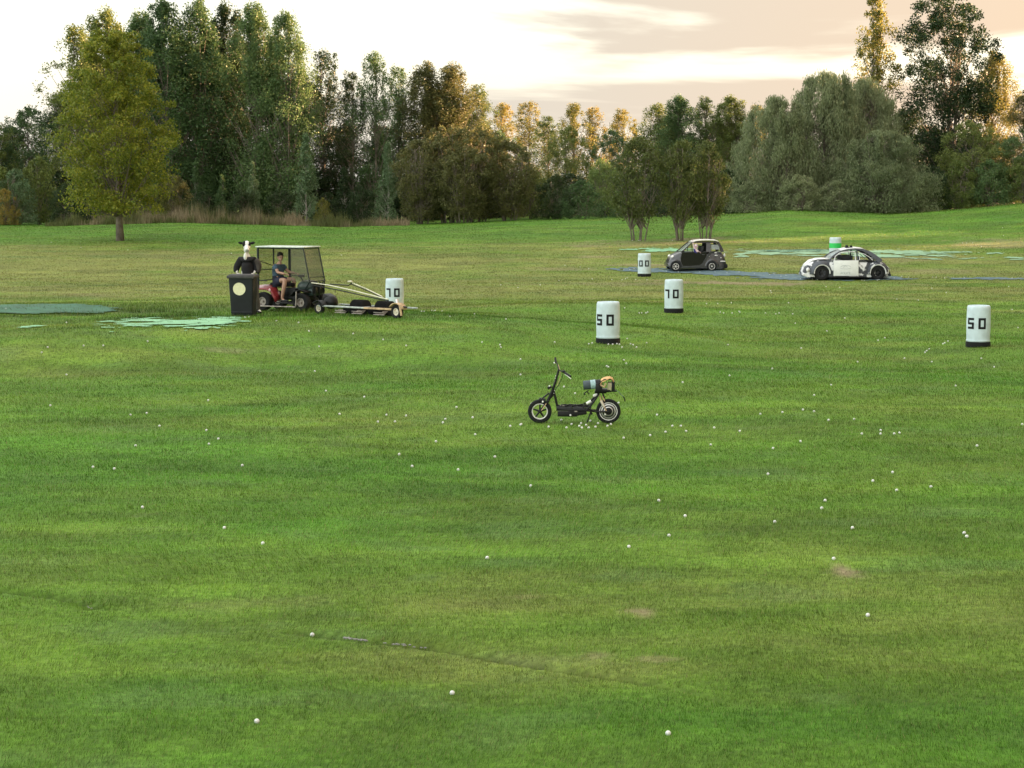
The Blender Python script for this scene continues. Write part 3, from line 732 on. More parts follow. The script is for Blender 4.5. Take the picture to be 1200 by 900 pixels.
# ------------------------------------------------------------------ barrels
M_bar = mat('white_plastic', (.50, .61, .65), .45, var=.13, scale=5)
M_blk = mat('black_rubber', (.008, .009, .010), .85, var=.3, scale=10)
M_ink = mat('black_paint', (.005, .005, .006), .8, var=.2)
M_grn = mat('green_band', (.02, .52, .10), .5, var=.1)
BR, BH, B0 = .305, .93, .13
def brad(z):
    t = (z-B0)/(BH)
    return BR*(.955+.045*math.sin(min(max(t, 0), 1)*PI))
def barrel(px, py, digits, yaw, label, band=False, dd=None):
    p = at(px, py) if dd is None else atd(px, dd)
    face = math.atan2(-p.x, p.y)     # towards the tee
    o = empty('target_barrel', p, -math.atan2(p.x, p.y), label, 'barrel', 'distance barrels on the range')
    prof = [(BR*.80, B0)]
    prof += [(brad(B0+t*BH)*1.0, B0+t*BH) for t in [0.012+.966*k/14 for k in range(15)]]
    prof = [(BR*.9, B0), (BR*.97, B0+.004), (BR*1.0, B0+.02), (BR*1.0, B0+.045), (BR*.965, B0+.05)]+[(brad(B0+t*BH), B0+t*BH) for t in [.07+.87*k/12 for k in range(13)]]+[(BR*.95, B0+.955*BH), (BR*.925, B0+.985*BH), (BR*.87, B0+BH), (BR*.83, B0+BH-.004), (BR*.82, B0+BH-.02)]
    MB().lathe(prof, 48).build('drum', M_bar, o)
    if True:
        MB().lathe([(BR*1.0, -.03), (BR*1.02, 0), (BR*1.03, B0-.012), (BR*.97, B0-.004)], 40).build('base', M_blk, o)
    for bx_ in (-.12, .13): MB().lathe([(.035, B0+BH-.022), (.035, B0+BH-.002), (.02, B0+BH)], 12, T(bx_, .02, 0)).build('bung', M_bar, o)
    if band:
        MB().lathe([(brad(B0+.42*BH)+.002, B0+.42*BH), (brad(B0+.55*BH)+.003, B0+.55*BH), (brad(B0+.69*BH)+.002, B0+.69*BH)], 40).build('green_band', M_grn, o)
    W, Hh, S = .195, .285, .058
    seg = {'0': 'abcdef', '5': 'afgcd', '7': 'abc', '1': 'bc'}
    for ch, ac in zip(digits, yaw):
        mb = MB(); z0 = B0+.36*BH
        for s in seg[ch]:
            x0, x1, a, b = {'a': (0, W, Hh-S, Hh), 'd': (0, W, 0, S), 'g': (0, W, (Hh-S)/2, (Hh+S)/2), 'f': (0, S, Hh/2 if ch == '5' else 0, Hh), 'e': (0, S, 0, Hh/2),
                            'b': (W-S, W, Hh/2, Hh), 'c': (W-S, W, 0, Hh/2 if ch != '5' else (Hh+S)/2)}[s]
            n = max(2, int((x1-x0)/.02)); off = .003 if s in 'adg' else .0045
            P = [[None]*n for _ in range(2)]
            rows = []
            for zz in (a, b):
                row = []
                for k in range(n+1):
                    ang = R(ac)+(x0+(x1-x0)*k/n-W/2)/BR; rr = brad(z0+zz)+off
                    row.append((rr*math.sin(ang), -rr*math.cos(ang), z0+zz))
                rows.append(row)
            mb.grid(rows)
        mb.build('digit_'+{'0': 'zero', '5': 'five', '7': 'seven', '1': 'one'}[ch], M_ink, o, smooth=False)
    return o
barrel(712.5, 402, '50', (-48, 10), 'white barrel marked 50 with a black base, standing behind the scooter')
barrel(1146, 406, '50', (-40, 18), 'white barrel marked 50 alone on the right side of the field')
barrel(789.5, 366, '70', (-46, 12), 'white barrel marked 70 standing in front of the cars')
barrel(755, 324, '100', (-86, -32, 24), 'smallest numbered white barrel showing 00, left of the black car')
barrel(462.5, 366, '70', (-44, 14), 'white barrel marked 70, half hidden behind the end of the ball picker', dd=62)
barrel(978, 300, '', (), 'white barrel with a bright green band, behind the police car', band=True, dd=96.5)

# ------------------------------------------------------------------ wheels
def wheel(parent, c, r, wd, rim_r, m_rim, spokes=0, m_tyre=M_blk, axis='Y', name='wheel', steer=0):
    """tyre as the wheel part with rim as sub-part; axis along Y"""
    M = T(*c) @ Matrix.Rotation(steer, 4, 'Z') @ MY
    h = wd/2
    prof = [(rim_r, -h*.8), (r*.86, -h), (r*.95, -h*.85), (r, -h*.4), (r, h*.4), (r*.95, h*.85), (r*.86, h), (rim_r, h*.8)]
    t = MB().lathe(prof, 36, M, closed=True).build(name, m_tyre, parent)
    mb = MB()
    mb.lathe([(rim_r*1.01, -h*.7), (rim_r*.86, -h*.72), (rim_r*.84, h*.72), (rim_r*1.01, h*.7)], 36, M, closed=True)
    if spokes:
        for k in range(spokes):
            a = 2*PI*k/spokes
            p0 = M @ Vector((0, 0, 0)); p1 = M @ Vector((rim_r*.88*math.cos(a), rim_r*.88*math.sin(a), 0))
            mb.tube([p0, p1], rim_r*.09, 6)
        mb.lathe([(rim_r*.2, -h*.9), (rim_r*.2, h*.9)], 16, M)
    else:
        mb.lathe([(rim_r*.9, -h*.2), (rim_r*.9, h*.35)], 24, M); mb.lathe([(rim_r*.3, h*.3), (rim_r*.22, h*.8)], 14, M)
        mb.lathe([(rim_r*.3, -h*.3), (rim_r*.22, -h*.8)], 14, M)
    mb.build('rim', m_rim, t)
    return t
M_steel = mat('brushed_steel', (.55, .55, .53), .35, 1, var=.2)
M_white = mat('white_paint', (.75, .76, .74), .4, var=.12, scale=6)
M_black = mat('black_metal', (.008, .0085, .009), .5, .2, var=.5)
M_dgrey = mat('dark_grey_plastic', (.022, .024, .026), .65, var=.5)
M_tan = mat('weathered_tan', (.46, .33, .19), .7, var=.35, scale=9)
M_rustgrey = mat('worn_grey_metal', (.33, .30, .27), .55, .5, var=.4, scale=14)

# ------------------------------------------------------------------ scooter
def scooter():
    p = at(673, 496)
    s = 32.0/2200/8*(p.y/32.0)*1.0
    root = empty('electric_scooter', p, R(-3), 'black stripped-down electric scooter with a crate over its rear wheel on the lawn', 'scooter')
    def P(px, py, y=0): return ((px-584)*s, y, (690-py)*s)
    M_whiterim = mat('scuffed_white_rim', (.62, .62, .60), .5, .2, var=.3, scale=20)
    # front wheel
    w1 = wheel(root, P(258, 578), 113*s, .075, 76*s, M_whiterim, 0)
    for c in list(w1.children): bpy.data.objects.remove(c)
    Mw = T(*P(258, 578)) @ MY; rr = 78*s
    MB().lathe([(rr*1.02, -.028), (rr*.86, -.026), (rr*.86, .026), (rr*1.02, .028)], 40, Mw, closed=True).build('rim', M_whiterim, w1)
    mb = MB()
    for k in range(5):
        a = 2*PI*k/5+.3
        q0 = Mw @ Vector((0, 0, 0)); q1 = Mw @ Vector((rr*.9*math.cos(a), rr*.9*math.sin(a), 0)); mb.tube([q0, q1], 0, 8, rs=[.02, .013])
    mb.lathe([(.03, -.045), (.03, .045)], 16, Mw); mb.build('spokes', M_black, w1)
    # rear wheel with hub motor
    w2 = wheel(root, P(905, 573), 116*s, .085, 86*s, M_whiterim, 0)
    for c in list(w2.children): bpy.data.objects.remove(c)
    Mw = T(*P(905, 573)) @ MY; rr = 86*s
    MB().lathe([(rr*1.02, -.03), (rr*.93, -.03), (rr*.91, .03), (rr*1.02, .03)], 40, Mw, closed=True).build('rim', M_whiterim, w2)
    MB().lathe([(rr*.95, -.012), (rr*.95, .012)], 36, Mw).build('brake_side_plate', M_black, w2)
    M_hub = mat('hub_silver', (.5, .5, .49), .35, .7, var=.2)
    MB().lathe([(rr*.82, -.014), (rr*.80, .030), (rr*.68, .034), (rr*.66, .014)], 36, Mw, closed=True).build('hub_ring', M_hub, w2)
    MB().lathe([(rr*.54, -.02), (rr*.52, .040), (rr*.42, .046), (rr*.40, .014)], 36, Mw, closed=True).build('hub_ring', M_hub, w2)
    MB().lathe([(rr*.30, -.05), (rr*.26, .06), (rr*.1, .064)], 24, Mw).build('hub_cap', M_black, w2)
    MB().box(P(875, 600, -.066), (.03, .012, .03), bev=.004).build('axle_nut', M_white, w2)
    # fork and column
    mb = MB()
    for y in (-.055, .055): mb.tube([P(250, 585, y), P(300, 520, y), P(345, 470, y*.9)], .013, 8)
    mb.tube([P(330, 480, -.06), P(330, 480, .06)], .02, 8); mb.tube([P(325, 500, 0), P(370, 400), P(405, 300), P(437, 178)], 0, 10, rs=[.028, .028, .022, .018])
    mb.build('fork', M_black, root)
    MB().tube([P(275, 565, -.07), P(320, 500, -.07)], .008, 6).build('shock', M_tan, root)
    MB().box(P(272, 470), (.09, .12, .05), Matrix.Rotation(R(38), 3, 'Y'), .012).build('mudguard_bracket', M_black, root)
    mb = MB(); mb.tube([P(258, 478), P(300, 440), P(345, 405)], .016, 6); mb.box(P(300, 470, -.03), (.05, .05, .06), None, .008); mb.build('cable_clamp', M_dgrey, root)
    MB().blob(P(287, 483, -.062), (.016, .012, .018)).build('reflector', M_white, root)
    mb = MB(); mb.box(P(350, 350, -.01), (.075, .08, .045), Matrix.Rotation(R(-25), 3, 'Y'), .01); mb.build('lamp_bracket', M_black, root)
    MB().blob(P(350, 335, -.045), (.015, .012, .015)).build('reflector', M_white, root)
    mb = MB()
    for q in ((408, 240), (403, 262), (398, 380), (392, 405)): mb.blob(P(q[0], q[1], -.03), (.011, .01, .011), 1)
    mb.build('clamp', M_steel, root)
    # handlebar
    mb = MB(); mb.tube([P(437, 185, 0), P(425, 150, .13), P(400, 105, .27)], .011, 8); mb.tube([P(437, 185, 0), P(470, 195, -.10), P(500, 205, -.20)], .011, 8); mb.build('handlebar', M_black, root)
    MB().tube([P(405, 125, .22), P(398, 86, .31)], .019, 10).build('grip', M_black, root)
    MB().tube([P(490, 198, -.18), P(553, 228, -.32)], .019, 10).build('grip', M_black, root)
    MB().tube([P(498, 215, -.20), P(530, 235, -.26), P(556, 252, -.31)], .007, 6).build('brake_lever', M_white, root)
    MB().tube([P(392, 132, .22), P(388, 130, .27)], .012, 6).build('brake_lever', M_white, root)
    MB().box(P(485, 190, -.17), (.05, .06, .04), None, .008).build('throttle', M_black, root)
    MB().tube([P(478, 215, -.14), P(465, 265, -.07), P(440, 320, -.03), P(415, 350, -.03), P(395, 400, -.03)], .006, 6).build('cable', M_black, root)
    MB().tube([P(432, 140, .1), P(450, 200, .02), P(448, 260, 0), P(420, 330, -.02)], .005, 6).build('cable', M_tan, root)
    # frame
    mb = MB(); mb.tube([P(385, 375, 0), P(405, 450), P(432, 570)], .021, 8)
    mb.tube([P(385, 380, 0), P(375, 430), P(345, 460)], .02, 8)
    for y in (-.09, .09): mb.tube([P(418, 548, y), P(560, 560, y), P(700, 560, y), P(760, 490, y*.8), P(815, 405, y*.5)], .018, 8)
    mb.tube([P(700, 520), P(760, 455), P(810, 400)], .02, 8); mb.tube([P(700, 565, -.08), P(800, 575, -.075), P(905, 573, -.075)], .013, 8); mb.tube([P(700, 565, .08), P(905, 573, .075)], .013, 8)
    mb.build('frame', M_black, root)
    mb = MB(); mb.box(P(490, 548), (150*s, .19, 38*s), None, .008); mb.box(P(625, 552), (110*s, .17, 42*s), Matrix.Rotation(R(3), 3, 'Y'), .008); mb.build('battery_box', M_dgrey, root)
    mb = MB(); mb.box(P(520, 600), (185*s, .17, 44*s), None, .01); mb.box(P(640, 592), (120*s, .15, 34*s), Matrix.Rotation(R(-9), 3, 'Y'), .008); mb.build('motor_controller', M_black, root)
    mb = MB()
    for k in range(26):
        x = 440+k*10.5+random.uniform(-6, 6); mb.box(P(x, 524+random.uniform(-5, 5), random.uniform(-.06, .06)), (random.uniform(.02, .05), .04, random.uniform(.015, .045)), Matrix.Rotation(random.random(), 3, 'Y'), .003)
    mb.tube([P(440, 520, -.04), P(500, 508, -.05), P(560, 522, -.05), P(620, 512, -.05), P(690, 500, -.05)], .010, 6); mb.tube([P(450, 530, .04), P(540, 512, .03), P(640, 520, .02), P(700, 490, 0)], .009, 6)
    mb.build('wiring', M_black, root)
    MB().blob(P(548, 608, -.085), (.018, .01, .018)).build('connector', M_white, root)
    MB().box(P(600, 568, -.098), (.05, .012, .035), None, .004).build('metal_plate', M_rustgrey, root)
    MB().box(P(470, 520, -.05), (.08, .04, .012), None, .003).build('metal_plate', M_rustgrey, root)
    MB().tube([P(740, 520, -.09), P(735, 590, -.11), P(705, 672, -.15)], .012, 8).build('kickstand', M_black, root)
    mb = MB(); mb.tube([P(735, 560, -.1), P(750, 600, -.1)], .016, 6); mb.tube([P(680, 490, -.06), P(695, 540, -.08)], .014, 6); mb.tube([P(720, 545, -.09), P(790, 580, -.08)], .011, 6); mb.build('stand_bracket', M_black, root)
    MB().tube([P(700, 500, -.05), P(742, 475, -.05)], .026, 10).build('white_bottle', M_white, root)
    MB().tube([P(762, 428, -.03), P(800, 412, -.03)], .024, 10).build('seat_clamp', M_white, root)
    mb = MB()
    for y in (-.06, .06): mb.tube([P(822, 425, y*.7), P(838, 480, y), P(885, 565, y*1.2)], .011, 8); mb.tube([P(850, 430, y*.7), P(870, 475, y)], .009, 6)
    mb.build('shock', M_tan, root)
    MB().tube([P(835, 470, -.055), P(850, 500, -.06), P(866, 530, -.065)], .024, 10).build('shock_spring', mat('pale_spring', (.55, .5, .42), .5, .2), root)
    mb = MB(); mb.tube([P(850, 405, -.04), P(868, 450, -.05)], .012, 6); mb.tube([P(850, 405, .04), P(868, 450, .05)], .012, 6); mb.build('rear_bracket', M_black, root)
    # carrier + seat platform
    mb = MB(); mb.box(P(830, 388), (110*s, .16, 24*s), None, .006)
    for y in (-.1, .1): mb.tube([P(780, 385, y), P(900, 384, y), P(985, 376, y)], .009, 6)
    for x in (790, 850, 910, 975): mb.tube([P(x, 383, -.1), P(x, 383, .1)], .008, 6)
    mb.build('rack', M_black, root)
    # things strapped on: bedroll cylinder and crate
    t = MB().tube([P(668, 328, -.02), P(740, 322, -.02)], 43*s, 24).build('bedroll', mat('slate_fabric', (.06, .085, .10), .8, var=.3, bump=.3), root)
    MB().tube([P(738, 322, -.02), P(785, 316, -.02)], 44.5*s, 24).build('pale_band', mat('pale_teal_fabric', (.30, .45, .47), .7, var=.35, scale=20), t)
    MB().tube([P(783, 316, -.02), P(830, 312, -.02)], 42*s, 24).build('bedroll_end', M_black, t)
    mb = MB(); mb.tube([P(672, 405, -.03), P(700, 388, -.03), P(718, 372, -.03)], .010, 6); mb.tube([P(672, 410, -.03), P(690, 415, -.03)], .014, 6); mb.tube([P(700, 388, -.03), P(725, 408, -.03)], .009, 6); mb.build('strap', M_black, root)
    mb = MB(); bx0, bx1, bz0, bz1 = 782, 960, 380, 285
    for y in (-.13, .13):
        mb.tube([P(bx0+40, bz0, y), P(bx0+30, bz1+20, y), P(bx0+80, bz1-18, y), P(bx1-30, bz1-20, y), P(bx1, bz1+10, y), P(bx1, bz0, y)], .010, 6)
    for q in ((bx1, bz1+10), (bx1, bz0), (bx0+30, bz1+20), (bx1-30, bz1-20)): mb.tube([P(*q, -.13), P(*q, .13)], .010, 6)
    mb.box(P(945, 335), (22*s, .25, 90*s), None, .008); mb.box(P(815, 345), (64*s, .24, 84*s), None, .01); mb.box(P(880, 370), (90*s, .24, 20*s), None, .006)
    mb.build('crate', M_black, root)
    MB().box(P(915, 335, -.02), (38*s, .2, 70*s), Matrix.Rotation(R(4), 3, 'Y'), .006).build('yellowed_panel', mat('yellowed_board', (.40, .37, .24), .8, var=.3, scale=12), root)
    mb = MB(); rows = []
    for i, (x, z) in enumerate([(825, 308), (840, 282), (862, 268), (890, 258), (915, 250), (938, 258), (950, 280)]):
        rows.append([Vector(P(x+random.uniform(-5, 5), z+random.uniform(-6, 6)-(6 if abs(y) < .08 else -8), y)) for y in (-.15, -.1, -.04, .04, .1, .15)])
    mb.grid(rows); mb.build('tan_cover', mat('tan_cloth', (.60, .38, .17), .85, var=.3, scale=14, bump=.4), root, solid=.012)
    mb = MB(); mb.tube([P(830, 318, -.14), P(865, 335, -.15), P(880, 300, -.16)], .016, 6); mb.build('cloth_fold', M_tan, root)
    MB().tube([P(975, 372, -.02), P(1000, 385, -.03), P(1025, 415, -.04), P(1048, 435, -.04)], .006, 6).build('cable', mat('grey_cable', (.10, .16, .14), .6), root)
    MB().tube([P(1044, 430, -.04), P(1056, 450, -.04), P(1060, 478, -.04)], .011, 6).build('plug', M_black, root)
scooter()

# ------------------------------------------------------------------ cars
M_glass = bpy.data.materials.new('car_glass'); M_glass.use_nodes = True
_b = M_glass.node_tree.nodes['Principled BSDF']; _b.inputs['Base Color'].default_value = (.55, .60, .60, 1); _b.inputs['Roughness'].default_value = .03
_n = M_glass.node_tree; _tr = _n.nodes.new('ShaderNodeBsdfTransparent'); _mx = _n.nodes.new('ShaderNodeMixShader'); _mx.inputs[0].default_value = .30
_tr.inputs[0].default_value = (.72, .76, .76, 1)
_n.links.new(_tr.outputs[0], _mx.inputs[1]); _n.links.new(_b.outputs[0], _mx.inputs[2]); _n.links.new(_mx.outputs[0], _n.nodes['Material Output'].inputs[0])
def interp(pts, x):
    return float(np.interp(x, [p[0] for p in pts], [p[1] for p in pts]))
def smooth_prof(pts, n=40):
    xs = np.linspace(pts[0][0], pts[-1][0], n); return [(float(x), interp(pts, x)) for x in xs]
def car_body(top, bot, halfw, m, parent, name='body', crown=.06, n=44, inset=.0):
    """solid lower body lofted along x: rounded sections between sill line and shoulder line"""
    xs = np.linspace(top[0][0], top[-1][0], n); rows = []
    for x in xs:
        zt, zb, wv = interp(top, x), interp(bot, x), interp(halfw, x)
        h = zt-zb; row = []
        for t in np.linspace(-1, 1, 21):
            a = t*PI/2*1.0   # superellipse over the top
            e = .32
            yy = wv*math.copysign(abs(math.sin(a))**e, a) if abs(a) > 1e-6 else 0
            zz = zb+h*(abs(math.cos(a))**.42)
            row.append((x, yy, zz))
        row = [(x, -wv*.93, zb-.02)]+row+[(x, wv*.93, zb-.02)]
        rows.append(row)
    mb = MB(); mb.grid(rows)
    for row in (rows[0], rows[-1]):
        vs = [mb.b.verts.new(p) for p in row]; mb.b.faces.new(vs)
    bmesh.ops.remove_doubles(mb.b, verts=mb.b.verts, dist=1e-5)
    # underside
    return mb.build(name, m, parent, angle=50)
def strip(mb, pts, w, y0, y1):
    """side frame strip following pts=(x,z) with width w, between depths y0..y1 (y may be a function of z)"""
    n = len(pts)
    L_, R_ = [], []
    for i, (x, z) in enumerate(pts):
        a = pts[max(i-1, 0)]; b = pts[min(i+1, n-1)]; dx, dz = b[0]-a[0], b[1]-a[1]; l = math.hypot(dx, dz) or 1
        nx_, nz_ = -dz/l, dx/l; ww = w[i] if isinstance(w, (list, tuple)) else w
        L_.append((x+nx_*ww/2, z+nz_*ww/2)); R_.append((x-nx_*ww/2, z-nz_*ww/2))
    def yv(f, z): return f(z) if callable(f) else f
    rows = []
    for i in range(n):
        (xa, za), (xb, zb) = L_[i], R_[i]
        rows.append([(xa, yv(y0, za), za), (xb, yv(y0, zb), zb), (xb, yv(y1, zb), zb), (xa, yv(y1, za), za), (xa, yv(y0, za), za)])
    mb.grid(rows)
    for r_ in (rows[0], rows[-1]): mb.b.faces.new([mb.b.verts.new(p) for p in r_[:4]])
def arch(parent, cx, cz, r, y, side, wd, m, name, a0=0, a1=180, lip=.05, bulge=.05):
    """wheel-arch lip/fender over a wheel: band in the x-z plane from radius r outwards, rounded towards the body"""
    rows = []
    for k in range(25):
        a = R(a0+(a1-a0)*k/24); ca, sa = math.cos(a), math.sin(a)
        rows.append([(cx+ca*(r), y, cz+sa*r), (cx+ca*r, y+side*bulge, cz+sa*r), (cx+ca*(r+lip*.5), y+side*(bulge+.012), cz+sa*(r+lip*.5)), (cx+ca*(r+lip), y+side*bulge*.8, cz+sa*(r+lip)), (cx+ca*(r+lip+wd*.5), y+side*bulge*.35, cz+sa*(r+lip+wd*.5)), (cx+ca*(r+lip+wd), y-side*.03, cz+sa*(r+lip+wd))])
    return MB().grid(rows).build(name, m, parent)
def well(parent, cx, cz, r, y, side, m):
    return MB().lathe([(r, -.003), (r, .02)], 28, T(cx, y, cz) @ MY).build('wheel_well', m, parent)

def roof_loft(parent, prof, hw0, hw1, m, name, thick=.03, crown=.05, nn=28, segs=10):
    """curved sheet spanning both sides following prof=(x,z); half width hw(z)"""
    rows = []
    for x, z in smooth_prof(prof, nn) if nn else prof:
        hwv = hw0 if not callable(hw0) else hw0(z)
        rows.append([(x, hwv*t, z+crown*(1-t*t)) for t in np.linspace(-1, 1, segs)])
    return MB().grid(rows).build(name, m, parent, solid=thick)

def smart_car():
    p = at(815, 316.5); S = (67.5/F*p.y)/900.0
    root = empty('small_car', p, R(4), 'tiny black two-seat car with a purple-clad figure at its open window', 'car', 'wrecked cars used as targets')
    def q(px, py): return ((px-535)*S, (585-py)*S)
    MK = mat('gloss_black', (.004, .004, .005), .15, .0, var=.3, coat=.3)
    MS = mat('grey_frame_paint', (.045, .048, .052), .3, .4, var=.25, coat=.5)
    MI = mat('dark_interior', (.02, .02, .02), .8)
    MW = mat('mottled_white', (.60, .60, .58), .5, var=.3, scale=6)
    W = 28*S*10   # ~.75 m half width
    W = .74
    top = [q(83, 450), q(95, 425), q(125, 372), q(170, 335), q(240, 303), q(300, 290), q(660, 290), q(800, 290), q(900, 292), q(940, 330), q(965, 400), q(985, 450), q(990, 480)]
    bot = [q(83, 520), q(120, 545), q(300, 545), q(600, 545), q(900, 560), q(990, 540)]
    hw = [(q(83, 0)[0], W*.70), (q(130, 0)[0], W*.90), (q(250, 0)[0], W*.97), (q(600, 0)[0], W), (q(930, 0)[0], W*.97), (q(990, 0)[0], W*.82)]
    body = car_body(top, bot, hw, MS, root)
    # door: gloss black lower, with sill
    for sd in (-1, 1):
        d = MB().prism([q(262, 385), q(285, 300), q(660, 300), q(668, 350), q(600, 470), q(560, 500), q(300, 515), q(270, 450)], sd*(W-.02), sd*(W+.018)).build('door', MK, root, smooth=False)
        MB().box((q(615, 0)[0], sd*(W+.03), q(0, 335)[1]), (.13, .02, .03), None, .006).build('door_handle', MS, d)
        mb = MB(); strip(mb, [q(285, 525), q(560, 520), q(600, 495), q(700, 340), q(735, 290)], .085, sd*(W-.01), sd*(W+.03)); mb.build('side_frame', MS, root)
        arch(root, q(185, 0)[0], q(0, 515)[1], .235, sd*(W-.05), sd, .05, MS, 'front_fender', -5, 185, .05, .06)
        arch(root, q(750, 0)[0], q(0, 515)[1], .245, sd*(W-.04), sd, .10, MS, 'rear_fender', -5, 185, .06, .06)
        for cx in (185, 750): well(root, q(cx, 0)[0], q(0, 515)[1], .24, sd*(W-.045)+(0 if sd > 0 else 0), sd, M_blk)
    M_hub = mat('dirty_hubcap', (.62, .62, .58), .4, .4, var=.3, scale=10)
    for cx in (185, 750):
        for sd in (-1, 1):
            wheel(root, (q(cx, 0)[0], sd*(W-.03), q(0, 520)[1]+.01), .235, .15, .155, M_hub, 6)
    # greenhouse
    zb, zr = q(0, 292)[1], q(0, 135)[1]
    def hwz(z): return W*(.97-.20*max(0, (z-zb)/(zr-zb)))
    roofp = [q(452, 150), q(500, 128), q(600, 117), q(720, 116), q(820, 122), q(866, 140)]
    r_ = roof_loft(root, roofp, hwz, 0, mat('pale_roof', (.62, .62, .56), .35, .2, var=.15), 'roof', .035, .03)
    for sd in (-1, 1):
        yo = (lambda z, sd=sd: sd*(hwz(z)+.012)); yi = (lambda z, sd=sd: sd*(hwz(z)-.04))
        mb = MB(); strip(mb, [q(270, 300), q(340, 245), q(400, 190), q(452, 148), q(510, 150), q(650, 148), q(800, 150), q(862, 152)], [.05, .045, .045, .045, .05, .05, .05, .05], yo, yi); mb.build('roof_rail', MK, root)
        mb = MB(); strip(mb, [q(702, 148), q(700, 230), q(700, 296)], [.20, .22, .26], yo, yi); mb.build('door_pillar', MS, root)
        mb = MB(); strip(mb, [q(850, 148), q(890, 220), q(915, 296)], [.10, .12, .16], yo, yi); mb.build('rear_pillar', MK, root)
        mb = MB(); strip(mb, [q(435, 170), q(447, 296)], .03, yo, yi); mb.build('quarter_post', MK, root)
        mb = MB(); strip(mb, [q(745, 222), q(870, 222)], .50*(q(0, 150)[1]-q(0, 296)[1]), (lambda z, sd=sd: sd*(hwz(z)-.012)), (lambda z, sd=sd: sd*(hwz(z)-.02))); mb.build('quarter_window', M_glass, root)
    ws = [q(285, 295), q(370, 220), q(455, 150)]
    roof_loft(root, ws, hwz, 0, M_glass, 'windscreen', .01, .03)
    roof_loft(root, [q(866, 140), q(900, 215), q(930, 300)], hwz, 0, M_glass, 'rear_window', .01, .02, nn=0)
    MB().box((q(560, 0)[0], 0, q(0, 300)[1]-.02), (.95, W*1.7, .05), None, .01).build('interior', MI, root)
    for y in (-.33, .33):
        MB().box((q(610, 0)[0], y, q(0, 270)[1]), (.12, .40, .40), Matrix.Rotation(R(10), 3, 'Y'), .04).build('seat', M_dgrey, root)
    # lamps, bumpers, white spots
    for y in (-.5, .5):
        MB().blob((q(148, 0)[0], y, q(0, 372)[1]), (.08, .10, .085), 2).build('headlight', M_white, root)
        MB().blob((q(955, 0)[0], y*1.15, q(0, 350)[1]), (.05, .08, .10), 2).build('tail_light', MW, root)
    MB().box((q(975, 0)[0], 0, q(0, 515)[1]), (.16, 1.45, .20), None, .05).build('rear_bumper', M_blk, root)
    MB().box((q(95, 0)[0], 0, q(0, 500)[1]), (.14, 1.30, .16), None, .05).build('front_bumper', MS, root)
    mb = MB(); mb.box((q(920, 0)[0], -W-.005, q(0, 440)[1]), (.24, .02, .055), None, .008); mb.build('side_marker', MW, root)
    mb = MB()
    for a, b, sx, sz in ((810, 308, .15, .05), (815, 350, .16, .07), (890, 385, .06, .05), (710, 365, .04, .04)): mb.blob((q(a, 0)[0], -W-.0, q(0, b)[1]), (sx/2, .02, sz/2), 2, None, .15)
    mb.build('white_spots', MW, root)  # plain white blobs on the near flank
    MB().box((q(300, 0)[0], -W-.06, q(0, 282)[1]), (.08, .14, .09), None, .02).build('wing_mirror', MK, root)
    # figure leaning at the window
    return root, q, W, S
sc_root, sq, sW, sS = smart_car()

M_skin = mat('skin', (.42, .25, .18), .55, var=.12, scale=12)
M_hair = mat('dark_hair', (.02, .015, .012), .7, var=.4)
def hand(mb, wrist, direc, up, s=1.0, curl=.6, side=1):
    """palm with four curled fingers and a thumb, each finger its own short skinned chain"""
    d = Vector(direc).normalized(); u = Vector(up); u = (u-d*u.dot(d)).normalized(); v = d.cross(u)*side
    w_ = Vector(wrist)
    skin_part(mb, [(w_, (.026*s, .020*s)), (w_+d*.05*s, (.040*s, .017*s)), (w_+d*.085*s, (.038*s, .015*s))], [(0, 1), (1, 2)], 1)
    for k, (off, ln) in enumerate(((-.030, .068), (-.010, .078), (.010, .072), (.029, .056))):
        b = w_+d*.078*s+v*off*s; c1 = b+(d*math.cos(curl*.5)-u*math.sin(curl*.5))*ln*.45*s
        c2 = c1+(d*math.cos(curl*1.3)-u*math.sin(curl*1.3))*ln*.32*s; c3 = c2+(d*math.cos(curl*2)-u*math.sin(curl*2))*ln*.25*s
        skin_part(mb, [(b, .009*s), (c1, .0085*s), (c2, .008*s), (c3, .007*s)], [(0, 1), (1, 2), (2, 3)], 1)
    b = w_+d*.03*s-v*.030*s; c1 = b+(d*.5-v*.75).normalized()*.03*s; c2 = c1+(d*.8-v*.4-u*.3).normalized()*.028*s
    skin_part(mb, [(b, .011*s), (c1, .0105*s), (c2, .009*s)], [(0, 1), (1, 2)], 1)
def head(mb, c, face, s=1.0, ears=True):
    """head with brow, nose, chin and ears; face = direction looked at"""
    f = Vector(face).normalized(); up = Vector((0, 0, 1)); r_ = f.cross(up).normalized(); up = r_.cross(f).normalized()
    Mx = Matrix((f, -r_, up)).transposed()      # columns: forward, left, up
    def L_(x, y, z): return Vector(c)+Mx @ Vector((x*s, y*s, z*s))
    def bl(x, y, z, a, b, d_): mb.blob(L_(x, y, z), (a*s, b*s, d_*s), 3, Mx)
    bl(-.01, 0, .02, .098, .077, .10); bl(.022, 0, -.045, .068, .060, .070); bl(.055, 0, -.085, .030, .032, .026)
    bl(.092, 0, -.012, .022, .013, .026); bl(.088, 0, -.058, .016, .026, .010)
    bl(.078, 0, .028, .022, .055, .012)
    if ears:
        for y in (-.078, .078): bl(-.005, y, -.01, .018, .009, .032)
    return L_, Mx
